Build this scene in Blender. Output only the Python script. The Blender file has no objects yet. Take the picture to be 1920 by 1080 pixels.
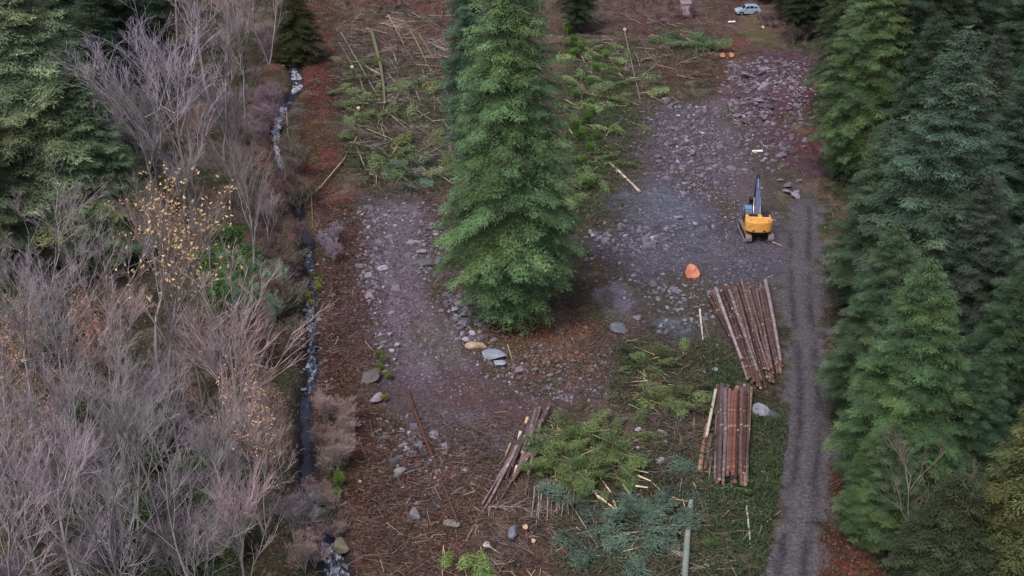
import bpy, math, random
import numpy as np
from mathutils import Vector, Matrix
R = math.radians
random.seed(11); rng = np.random.default_rng(11)
sc = bpy.context.scene

# ------------------------------------------------------------------ camera
F = 2350.0; PITCH = R(27.8); CAM_H = 58.4
SP, CP = math.sin(PITCH), math.cos(PITCH)
cam = bpy.data.cameras.new("camera"); camo = bpy.data.objects.new("camera", cam)
sc.collection.objects.link(camo); sc.camera = camo
cam.sensor_width = 36.0; cam.lens = 36.0*F/1920.0
cam.clip_start = 1.0; cam.clip_end = 6000.0
camo.location = (0, 0, CAM_H); camo.rotation_euler = (R(90)-PITCH, 0, 0)
# ------------------------------------------------------------------ world, sun, exposure (overcast late afternoon)
SUN_EL, SUN_ROT = R(58), R(150)
w = bpy.data.worlds.new("World"); sc.world = w; w.use_nodes = True
nt = w.node_tree; bg = nt.nodes["Background"]
sky = nt.nodes.new("ShaderNodeTexSky"); sky.sky_type = 'NISHITA'; sky.sun_disc = False
sky.sun_elevation = SUN_EL; sky.sun_rotation = SUN_ROT
sky.air_density = 1.0; sky.dust_density = 6.0; sky.ozone_density = 1.0
nt.links.new(sky.outputs[0], bg.inputs[0]); bg.inputs[1].default_value = 0.135
sun = bpy.data.lights.new("sun", 'SUN'); sun.energy = 1.5; sun.angle = R(18); sun.color = (0.96, 0.97, 1.0)
so = bpy.data.objects.new("sun", sun); sc.collection.objects.link(so)
# sun azimuth: from camera-left/behind, high
az = R(-150); d = Vector((math.sin(az)*math.cos(SUN_EL), math.cos(az)*math.cos(SUN_EL), math.sin(SUN_EL)))
so.rotation_euler = d.to_track_quat('Z', 'Y').to_euler()
sky.sun_rotation = math.atan2(d.x, d.y)
sc.view_settings.view_transform = 'Standard'; sc.view_settings.look = 'None'
sc.view_settings.exposure = 0.0; sc.view_settings.gamma = 1.0
sc.cycles.max_bounces = 4; sc.cycles.diffuse_bounces = 2; sc.cycles.glossy_bounces = 1
sc.cycles.transparent_max_bounces = 4; sc.cycles.filter_width = 1.4

# ------------------------------------------------------------------ helpers
def lin(c):
    c = np.asarray(c, float)/255.0
    return np.where(c <= 0.04045, c/12.92, ((c+0.055)/1.055)**2.4)
def L4(r, g, b, k=1.0):
    v = lin((r, g, b))*k
    return (float(v[0]), float(v[1]), float(v[2]), 1.0)

def mute(c, k):
    g = c[0]*.3+c[1]*.55+c[2]*.15
    return tuple(v+(g-v)*k for v in c)
def hash2(ix, iy, s):
    n = (ix.astype(np.int64)*374761393 + iy.astype(np.int64)*668265263 + s*974634777) & 0xffffffff
    n = ((n ^ (n >> 13))*1274126177) & 0xffffffff
    return ((n ^ (n >> 16)) & 0xffffff)/float(0xffffff)
def vnoise(x, y, s=0):
    x = np.asarray(x, float); y = np.asarray(y, float)
    ix = np.floor(x); iy = np.floor(y); fx = x-ix; fy = y-iy
    fx = fx*fx*(3-2*fx); fy = fy*fy*(3-2*fy)
    a = hash2(ix, iy, s); b = hash2(ix+1, iy, s); c = hash2(ix, iy+1, s); e = hash2(ix+1, iy+1, s)
    return (a*(1-fx)+b*fx)*(1-fy)+(c*(1-fx)+e*fx)*fy
def fbm(x, y, s=0, o=3):
    t = 0; a = 0.5; n = 0
    for i in range(o):
        t = t+a*vnoise(x*2**i+7.3*i, y*2**i-3.1*i, s+i); n += a; a *= 0.5
    return t/n

def gflat(px, py, z=0.0):
    u = (px-960.0)/F; v = (py-540.0)/F
    dz = -SP-v*CP; dy = CP-v*SP
    t = (z-CAM_H)/dz
    return u*t, dy*t
def seg_dist(X, Y, pts, closed=False):
    n = len(pts); best = np.full(X.shape, 1e9); par = np.zeros(X.shape)
    for i in range(n if closed else n-1):
        x0, y0 = pts[i]; x1, y1 = pts[(i+1) % n]
        dx, dy = x1-x0, y1-y0; L = dx*dx+dy*dy+1e-9
        t = np.clip(((X-x0)*dx+(Y-y0)*dy)/L, 0, 1)
        dd = np.hypot(X-x0-t*dx, Y-y0-t*dy)
        m = dd < best; best = np.where(m, dd, best); par = np.where(m, i+t, par)
    return best, par
def inside(X, Y, pts):
    r = np.zeros(X.shape, bool); n = len(pts)
    for i in range(n):
        x0, y0 = pts[i]; x1, y1 = pts[(i+1) % n]
        c = ((y0 > Y) != (y1 > Y))
        xi = (x1-x0)*(Y-y0)/((y1-y0) if abs(y1-y0) > 1e-9 else 1e-9)+x0
        r ^= c & (X < xi)
    return r

STREAM_PX = [(535, -40, 30), (542, 60, 30), (548, 110, 36), (558, 160, 34), (520, 215, 34), (514, 260, 32), (530, 310, 30), (556, 380, 28), (578, 455, 36), (582, 520, 38),
             (580, 570, 40), (583, 630, 44), (585, 690, 46), (572, 745, 44), (572, 820, 48), (576, 880, 56), (590, 950, 70), (615, 1010, 84), (640, 1090, 96), (650, 1160, 100)]
STREAM = [gflat(a, b) for a, b, c in STREAM_PX]
STREAM_W = np.array([.78*c*math.hypot(*gflat(a, b), CAM_H)/F*0.5 for a, b, c in STREAM_PX])
ROAD_PX = [(1503, 352, 60), (1500, 450, 74), (1502, 560, 72), (1512, 650, 74), (1518, 740, 76), (1518, 820, 84), (1505, 920, 94), (1492, 1010, 96), (1482, 1090, 100), (1470, 1180, 110), (1455, 1400, 130)]
ROAD = [gflat(a, b) for a, b, c in ROAD_PX]
ROAD_W = np.array([c*math.hypot(*gflat(a, b), CAM_H)/F*0.5 for a, b, c in ROAD_PX])

def base_h(x, y):
    x = np.asarray(x, float); y = np.asarray(y, float)
    h = 0.9*(fbm(x/26, y/26, 3, 2)-0.5)+0.5*(fbm(x/7, y/7, 9, 2)-0.5)
    dr, pr = seg_dist(x, y, ROAD); wr = np.interp(pr, range(len(ROAD_W)), ROAD_W)
    k = np.clip((dr-wr)/2.0, 0, 1); h = h*(0.25+0.75*k)
    # red spoil berm beside the excavator road
    bx, by = gflat(1470, 190)
    h = h+2.1*np.exp(-(((x-bx)/5.5)**2+((y-by)/16)**2))
    ds, ps = seg_dist(x, y, STREAM); ws = np.interp(ps, range(len(STREAM_W)), STREAM_W)
    q = np.clip(ds/(ws*1.5), 0, 1); q = q*q*(3-2*q)
    h = h*q+(-0.85)*(1-q)+0.25*np.exp(-((ds-ws*2.4)/1.2)**2)
    return h
SURF = {}
def surf(x, y):
    """height of the finished ground sheet"""
    if not SURF: return base_h(x, y)
    xs, ys, Z = SURF['x'], SURF['y'], SURF['z']; x = np.asarray(x, float); y = np.asarray(y, float)
    i = np.clip(np.searchsorted(xs, x)-1, 0, len(xs)-2); j = np.clip(np.searchsorted(ys, y)-1, 0, len(ys)-2)
    u = (x-xs[i])/(xs[i+1]-xs[i]); v = (y-ys[j])/(ys[j+1]-ys[j])
    return (Z[j, i]*(1-u)+Z[j, i+1]*u)*(1-v)+(Z[j+1, i]*(1-u)+Z[j+1, i+1]*u)*v
def hz(x, y):
    return float(surf(np.array([x]), np.array([y]))[0])
def at(px, py, dz=0.0):
    z = 0.0
    for _ in range(3):
        x, y = gflat(px, py, z); z = hz(x, y)
    return Vector((x, y, z+dz))
def mpp(px, py):
    x, y = gflat(px, py); return (y*CP+CAM_H*SP)/F
def height_for(p, top_py):
    k = (top_py-540.0)/F
    q = p.y*(SP+k*CP)/(k*SP-CP)
    return q+CAM_H-p.z

COL = sc.collection
def link(o, parent=None):
    COL.objects.link(o)
    if parent: o.parent = parent
    return o
def tag(o, label=None, cat=None, group=None, kind=None):
    if label: o["label"] = label
    if cat: o["category"] = cat
    if group: o["group"] = group
    if kind: o["kind"] = kind
    return o
def empty(name, loc, label, cat, group=None, rz=0.0):
    o = bpy.data.objects.new(name, None); o.location = loc; o.rotation_euler = (0, 0, rz)
    o.empty_display_size = 0.3
    link(o); return tag(o, label, cat, group)
def copy_thing(root, label=None, group=None, cat=None):
    r = root.copy(); COL.objects.link(r)
    if label: r["label"] = label
    if group: r["group"] = group
    elif "group" in r.keys(): del r["group"]
    if cat: r["category"] = cat
    for ch in list(root.children):
        c = ch.copy(); COL.objects.link(c); c.parent = r
        for g in list(ch.children):
            e = g.copy(); COL.objects.link(e); e.parent = c
    return r

def np_mesh(name, V, Q, mats, smooth=False, attr=None, mi=None, tri=False):
    me = bpy.data.meshes.new(name)
    V = np.asarray(V, np.float32); Q = np.asarray(Q, np.int32); k = Q.shape[1]
    me.vertices.add(len(V)); me.vertices.foreach_set("co", V.ravel())
    me.loops.add(Q.size); me.loops.foreach_set("vertex_index", Q.ravel())
    me.polygons.add(len(Q)); me.polygons.foreach_set("loop_start", np.arange(0, Q.size, k, dtype=np.int32))
    if mi is not None: me.polygons.foreach_set("material_index", np.asarray(mi, np.int32))
    me.polygons.foreach_set("use_smooth", np.full(len(Q), smooth))
    if attr is not None:
        for an, av in attr.items():
            av = np.asarray(av, np.float32)
            if av.ndim == 1:
                a = me.attributes.new(an, 'FLOAT', 'POINT'); a.data.foreach_set("value", av)
            else:
                a = me.attributes.new(an, 'FLOAT_COLOR', 'POINT')
                if av.shape[1] == 3: av = np.hstack([av, np.ones((len(av), 1), np.float32)])
                a.data.foreach_set("color", av.ravel())
    for m in (mats if isinstance(mats, (list, tuple)) else [mats]): me.materials.append(m)
    me.update(calc_edges=True); me.validate()
    return me

class MB:
    """collects shapes, builds ONE mesh object"""
    def __init__(s): s.v = []; s.f = []; s.m = []; s.sm = []
    def add(s, vs, fs, m=0, smooth=False):
        n = len(s.v); s.v += [tuple(v) for v in vs]
        for f in fs: s.f.append([i+n for i in f]); s.m.append(m); s.sm.append(smooth)
    def box(s, c, d, m=0, rz=0, ry=0, rx=0, bev=0.0, taper=1.0):
        M = Matrix.Rotation(rz, 3, 'Z') @ Matrix.Rotation(ry, 3, 'Y') @ Matrix.Rotation(rx, 3, 'X')
        x, y, z = d[0]/2, d[1]/2, d[2]/2; b = min(bev, x*.9, y*.9, z*.9)
        if b <= 0:
            pts = [(sx*x*(taper if sz > 0 else 1), sy*y*(taper if sz > 0 else 1), sz*z) for sz in (-1, 1) for sx, sy in ((-1, -1), (1, -1), (1, 1), (-1, 1))]
            fs = [(3, 2, 1, 0), (4, 5, 6, 7), (0, 1, 5, 4), (1, 2, 6, 5), (2, 3, 7, 6), (3, 0, 4, 7)]
        else:
            pts = []; 
            for zz, ins in ((-z, b), (-z+b, 0), (z-b, 0), (z, b)):
                for px, py in ((-x+b, -y), (x-b, -y), (x, -y+b), (x, y-b), (x-b, y), (-x+b, y), (-x, y-b), (-x, -y+b)):
                    t = taper if zz > 0 else 1
                    qx = math.copysign(max(abs(px)-ins, 0), px)*t; qy = math.copysign(max(abs(py)-ins, 0), py)*t
                    pts.append((qx, qy, zz))
            fs = [tuple(range(7, -1, -1)), tuple(range(24, 32))]
            for r in range(3):
                for i in range(8):
                    j = (i+1) % 8; fs.append((r*8+i, r*8+j, r*8+8+j, r*8+8+i))
        s.add([Vector(c)+M @ Vector(p) for p in pts], fs, m)
    def tube(s, pts, rad, m=0, n=8, cap=True, capm=None, smooth=True):
        pts = [Vector(p) for p in pts]; rad = rad if isinstance(rad, (list, tuple)) else [rad]*len(pts)
        V = []; 
        for i, p in enumerate(pts):
            t = (pts[min(i+1, len(pts)-1)]-pts[max(i-1, 0)]).normalized()
            a = t.cross(Vector((0, 0, 1))); a = a.normalized() if a.length > .05 else Vector((1, 0, 0))
            b = t.cross(a).normalized()
            for k in range(n):
                g = 2*math.pi*k/n; V.append(p+(a*math.cos(g)+b*math.sin(g))*rad[i])
        Fs = [(i*n+k, i*n+(k+1) % n, (i+1)*n+(k+1) % n, (i+1)*n+k) for i in range(len(pts)-1) for k in range(n)]
        s.add(V, Fs, m, smooth)
        if cap:
            e = (len(pts)-1)*n
            s.add(V[:n], [tuple(range(n))], m if capm is None else capm)
            s.add(V[e:], [tuple(range(n))][::-1], m if capm is None else capm)
    def prism(s, prof, y0, y1, m=0, axis='y'):
        """closed profile in x,z extruded along y"""
        n = len(prof); mk = (lambda a, b, c: (a, c, b)) if axis == 'y' else (lambda a, b, c: (c, a, b)) if axis == 'x' else (lambda a, b, c: (a, b, c))
        vs = [mk(a, b, y0) for a, b in prof]+[mk(a, b, y1) for a, b in prof]
        fs = [tuple(range(n)), tuple(range(2*n-1, n-1, -1))]+[(i, i+n, (i+1) % n+n, (i+1) % n) for i in range(n)]
        s.add(vs, fs, m)
    def build(s, name, mats, parent=None, bevel=0):
        me = bpy.data.meshes.new(name); me.from_pydata(s.v, [], s.f)
        for m in (mats if isinstance(mats, (list, tuple)) else [mats]): me.materials.append(m)
        me.polygons.foreach_set("material_index", s.m); me.polygons.foreach_set("use_smooth", s.sm)
        me.update()
        import bmesh
        bm = bmesh.new(); bm.from_mesh(me); bmesh.ops.recalc_face_normals(bm, faces=bm.faces); bm.to_mesh(me); bm.free()
        return link(bpy.data.objects.new(name, me), parent)

# ------------------------------------------------------------------ materials
def new_mat(name, rough=0.9, spec=0.2):
    m = bpy.data.materials.new(name); m.use_nodes = True
    b = m.node_tree.nodes["Principled BSDF"]; b.inputs["Roughness"].default_value = rough
    b.inputs["Specular IOR Level"].default_value = spec
    return m, m.node_tree, b
def N(nt, t, **kw):
    n = nt.nodes.new(t)
    for k, v in kw.items():
        if k in ("op", "operation"): n.operation = v
        elif k == "blend": n.blend_type = v
        elif k == "dt": n.data_type = v
        else: n.inputs[k].default_value = v
    return n
def mathn(nt, op, a, b=None, c=None, clamp=False):
    n = nt.nodes.new("ShaderNodeMath"); n.operation = op; n.use_clamp = clamp
    for i, v in enumerate((a, b, c)):
        if v is None: continue
        if hasattr(v, "links"): nt.links.new(v, n.inputs[i])
        else: n.inputs[i].default_value = v
    return n.outputs[0]
def mix(nt, f, a, b, bt='MIX'):
    n = nt.nodes.new("ShaderNodeMix"); n.data_type = 'RGBA'; n.blend_type = bt
    for i, v in ((0, f), (6, a), (7, b)):
        if hasattr(v, "links"): nt.links.new(v, n.inputs[i])
        else: n.inputs[i].default_value = v
    return n.outputs[2]
def noise(nt, vec, scale, detail=3, rough=0.6):
    n = nt.nodes.new("ShaderNodeTexNoise"); n.inputs["Scale"].default_value = scale
    n.inputs["Detail"].default_value = detail; n.inputs["Roughness"].default_value = rough
    if vec: nt.links.new(vec, n.inputs["Vector"])
    return n.outputs[0]
def ramp(nt, fac, stops):
    n = nt.nodes.new("ShaderNodeValToRGB"); e = n.color_ramp.elements
    while len(e) < len(stops): e.new(0.5)
    for i, (p, c) in enumerate(stops):
        e[i].position = p; e[i].color = c if len(c) == 4 else (*c, 1)
    nt.links.new(fac, n.inputs[0]); return n.outputs[0]
def mrange(nt, v, a, b, c, d):
    n = nt.nodes.new("ShaderNodeMapRange"); nt.links.new(v, n.inputs[0])
    for i, q in enumerate((a, b, c, d)): n.inputs[i+1].default_value = q
    return n.outputs[0]
def scalecol(nt, col, f):
    n = nt.nodes.new("ShaderNodeVectorMath"); n.operation = 'SCALE'
    nt.links.new(col, n.inputs[0])
    if hasattr(f, "links"): nt.links.new(f, n.inputs["Scale"])
    else: n.inputs["Scale"].default_value = f
    return n.outputs[0]

def ground_mat():
    m, nt, b = new_mat("forest_ground", 0.95, 0.15)
    tc = nt.nodes.new("ShaderNodeTexCoord").outputs["Object"]
    A = nt.nodes.new("ShaderNodeAttribute"); A.attribute_name = "tint_a"
    B = nt.nodes.new("ShaderNodeAttribute"); B.attribute_name = "tint_b"
    G = nt.nodes.new("ShaderNodeAttribute"); G.attribute_name = "gravel"
    n1 = noise(nt, tc, 0.9, 5, 0.7); f1 = mrange(nt, n1, 0.40, 0.60, 0, 1)
    c = mix(nt, f1, A.outputs[0], B.outputs[0])
    n2 = noise(nt, tc, 3.2, 4, 0.75); c = scalecol(nt, c, mrange(nt, n2, 0.3, 0.7, 0.45, 1.55))
    # litter flecks: leaves, chips
    v1 = nt.nodes.new("ShaderNodeTexVoronoi"); v1.inputs["Scale"].default_value = 5.0; nt.links.new(tc, v1.inputs["Vector"])
    s1 = nt.nodes.new("ShaderNodeSeparateColor"); nt.links.new(v1.outputs["Color"], s1.inputs[0])
    FK = nt.nodes.new("ShaderNodeAttribute"); FK.attribute_name = "fleck"; lg = FK.outputs["Fac"]
    flk = mathn(nt, 'MULTIPLY', mathn(nt, 'GREATER_THAN', s1.outputs[0], 0.91), mathn(nt, 'MULTIPLY', lg, 0.5))
    leafc = ramp(nt, s1.outputs[1], [(0, L4(150, 92, 62)), (0.5, L4(132, 112, 74)), (1, L4(158, 142, 128))])
    c = mix(nt, flk, c, leafc)
    # stones, two sizes
    for scl, thr, amt in ((2.2, 0.80, 0.45), (5.0, 0.70, 0.7)):
        v = nt.nodes.new("ShaderNodeTexVoronoi"); v.inputs["Scale"].default_value = scl; nt.links.new(tc, v.inputs["Vector"])
        s = nt.nodes.new("ShaderNodeSeparateColor"); nt.links.new(v.outputs["Color"], s.inputs[0])
        edge = mathn(nt, 'LESS_THAN', v.outputs["Distance"], 0.42)
        pick = mathn(nt, 'MULTIPLY', mathn(nt, 'GREATER_THAN', s.outputs[0], thr), edge)
        fac = mathn(nt, 'MULTIPLY', mathn(nt, 'MULTIPLY', pick, G.outputs["Fac"]), amt)
        st = ramp(nt, s.outputs[1], [(0, L4(62, 58, 66)), (0.6, L4(96, 91, 100)), (0.92, L4(128, 124, 132)), (1, L4(176, 172, 178))])
        c = mix(nt, fac, c, st)
    nt.links.new(c, b.inputs["Base Color"])
    bp = nt.nodes.new("ShaderNodeBump"); bp.inputs["Strength"].default_value = 0.9; bp.inputs["Distance"].default_value = 0.25
    hh = mathn(nt, 'ADD', n2, mathn(nt, 'MULTIPLY', noise(nt, tc, 9, 2, .6), 0.35))
    nt.links.new(hh, bp.inputs["Height"]); nt.links.new(bp.outputs[0], b.inputs["Normal"])
    return m
def leaf_mat(name, rough=0.75):
    """colour = object colour x per-clump tint x noise"""
    m, nt, b = new_mat(name, rough, 0.25)
    oi = nt.nodes.new("ShaderNodeObjectInfo")
    at_ = nt.nodes.new("ShaderNodeAttribute"); at_.attribute_name = "tone"
    tc = nt.nodes.new("ShaderNodeTexCoord").outputs["Object"]
    n = noise(nt, tc, 0.55, 3, .6)
    c = scalecol(nt, oi.outputs["Color"], mathn(nt, 'MULTIPLY', mrange(nt, n, .3, .7, .65, 1.4), at_.outputs["Fac"]))
    yel = scalecol(nt, mix(nt, 1.0, c, (1.3, 1.03, 0.8, 1), 'MULTIPLY'), 1.0)
    n3 = noise(nt, tc, 0.23, 2, .5)
    c = mix(nt, mrange(nt, n3, .45, .68, 0, .8), c, yel)
    nt.links.new(c, b.inputs["Base Color"])
    tr = nt.nodes.new("ShaderNodeBsdfTranslucent"); nt.links.new(c, tr.inputs[0])
    ms = nt.nodes.new("ShaderNodeMixShader"); ms.inputs[0].default_value = 0.18
    out = nt.nodes["Material Output"]
    nt.links.new(b.outputs[0], ms.inputs[1]); nt.links.new(tr.outputs[0], ms.inputs[2]); nt.links.new(ms.outputs[0], out.inputs[0])
    return m
def bark_mat(name, c1, c2, scale=3.0, usecol=False, patch=None):
    m, nt, b = new_mat(name, 0.9, 0.2)
    tc = nt.nodes.new("ShaderNodeTexCoord").outputs["Object"]
    mp = nt.nodes.new("ShaderNodeMapping"); mp.inputs["Scale"].default_value = (1, 1, 0.35); nt.links.new(tc, mp.inputs[0])
    n = noise(nt, mp.outputs[0], scale, 5, .7)
    c = ramp(nt, n, [(0.3, c1), (0.7, c2)])
    if usecol:
        oi = nt.nodes.new("ShaderNodeObjectInfo"); c = mix(nt, 1.0, c, oi.outputs["Color"], 'MULTIPLY')
    if patch: c = mix(nt, mrange(nt, noise(nt, mp.outputs[0], scale*0.8, 3, .6), .62, .66, 0, .8), c, patch)
    nt.links.new(c, b.inputs["Base Color"])
    bp = nt.nodes.new("ShaderNodeBump"); bp.inputs["Strength"].default_value = 0.6; bp.inputs["Distance"].default_value = 0.04
    nt.links.new(n, bp.inputs["Height"]); nt.links.new(bp.outputs[0], b.inputs["Normal"])
    return m
def paint(name, c, rough=.5, metal=0.0, dirt=0.35, dc=(70, 62, 55)):
    m, nt, b = new_mat(name, rough, 0.4); b.inputs["Metallic"].default_value = metal
    tc = nt.nodes.new("ShaderNodeTexCoord").outputs["Object"]
    n = noise(nt, tc, 2.2, 5, .7)
    cc = mix(nt, mathn(nt, 'MULTIPLY', mrange(nt, n, .45, .7, 0, 1), dirt), c, L4(*dc))
    nt.links.new(cc, b.inputs["Base Color"]); return m
def rock_mat():
    m, nt, b = new_mat("stone", 0.85, 0.3)
    tc = nt.nodes.new("ShaderNodeTexCoord").outputs["Object"]
    oi = nt.nodes.new("ShaderNodeObjectInfo")
    n = noise(nt, tc, 2.4, 6, .7)
    c = scalecol(nt, oi.outputs["Color"], mrange(nt, n, .3, .7, .6, 1.35))
    ge = nt.nodes.new("ShaderNodeNewGeometry")
    c = mix(nt, mrange(nt, noise(nt, tc, 1.1, 4, .7), .55, .66, 0, .6), c, L4(84, 84, 62))
    nt.links.new(c, b.inputs["Base Color"])
    bp = nt.nodes.new("ShaderNodeBump"); bp.inputs["Strength"].default_value = 0.7; bp.inputs["Distance"].default_value = 0.08
    nt.links.new(n, bp.inputs["Height"]); nt.links.new(bp.outputs[0], b.inputs["Normal"])
    return m
def water_mat():
    m, nt, b = new_mat("stream_water", 0.12, 0.5)
    tc = nt.nodes.new("ShaderNodeTexCoord").outputs["Object"]
    A = nt.nodes.new("ShaderNodeAttribute"); A.attribute_name = "foam"
    mp = nt.nodes.new("ShaderNodeMapping"); mp.inputs["Scale"].default_value = (1, 0.45, 1); nt.links.new(tc, mp.inputs[0])
    n = noise(nt, mp.outputs[0], 3.0, 5, .75)
    f = mrange(nt, mathn(nt, 'ADD', n, mathn(nt, 'MULTIPLY', A.outputs["Fac"], 0.17)), .58, .80, 0, 1)
    c = mix(nt, f, L4(50, 54, 68), L4(216, 220, 236))
    nt.links.new(c, b.inputs["Base Color"])
    nt.links.new(mrange(nt, f, 0, 1, .12, .7), b.inputs["Roughness"])
    bp = nt.nodes.new("ShaderNodeBump"); bp.inputs["Strength"].default_value = 0.8; bp.inputs["Distance"].default_value = 0.15
    nt.links.new(n, bp.inputs["Height"]); nt.links.new(bp.outputs[0], b.inputs["Normal"])
    return m
M_GROUND = ground_mat(); M_NEEDLE = leaf_mat("conifer_needles"); M_LEAF = leaf_mat("small_leaves")
M_BARK = bark_mat("dark_bark", L4(60, 50, 46), L4(98, 88, 82))
M_ALDER = bark_mat("grey_bark", L4(120, 116, 116), L4(184, 178, 178), 2.0)
M_TWIG = bark_mat("bare_twigs", (.85, .85, .85, 1), (1.15, 1.15, 1.15, 1), 1.0, True)
M_LOG = bark_mat("log_bark", (.45, .42, .42, 1), (1.5, 1.45, 1.45, 1), 2.6, True, L4(214, 184, 166))
M_STICK = bark_mat("branch_bark", (.7, .7, .7, 1), (1.2, 1.2, 1.2, 1), 2.0, True)
M_CUT = bark_mat("cut_wood", L4(176, 146, 120), L4(204, 180, 156), 4.0)
M_END = bark_mat("muddy_log_end", L4(120, 88, 72), L4(158, 126, 108), 4.0)
M_CUTO = bark_mat("orange_cut_wood", L4(150, 86, 68), L4(222, 150, 126), 2.0)
def litter_mat():
    m, nt, b = new_mat("litter_bits", .9, .15)
    oi = nt.nodes.new("ShaderNodeObjectInfo"); A = nt.nodes.new("ShaderNodeAttribute"); A.attribute_name = "tone"
    tc = nt.nodes.new("ShaderNodeTexCoord").outputs["Object"]
    c = scalecol(nt, oi.outputs["Color"], A.outputs["Fac"])
    g = scalecol(nt, mix(nt, 1.0, c, (.82, 1.02, 1.02, 1), 'MULTIPLY'), .8)
    c = mix(nt, mrange(nt, noise(nt, tc, .35, 4, .7), .42, .6, 0, 1), c, g)
    nt.links.new(c, b.inputs["Base Color"]); return m
M_LITTER = litter_mat(); M_ROCK = rock_mat(); M_WATER = water_mat()

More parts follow.
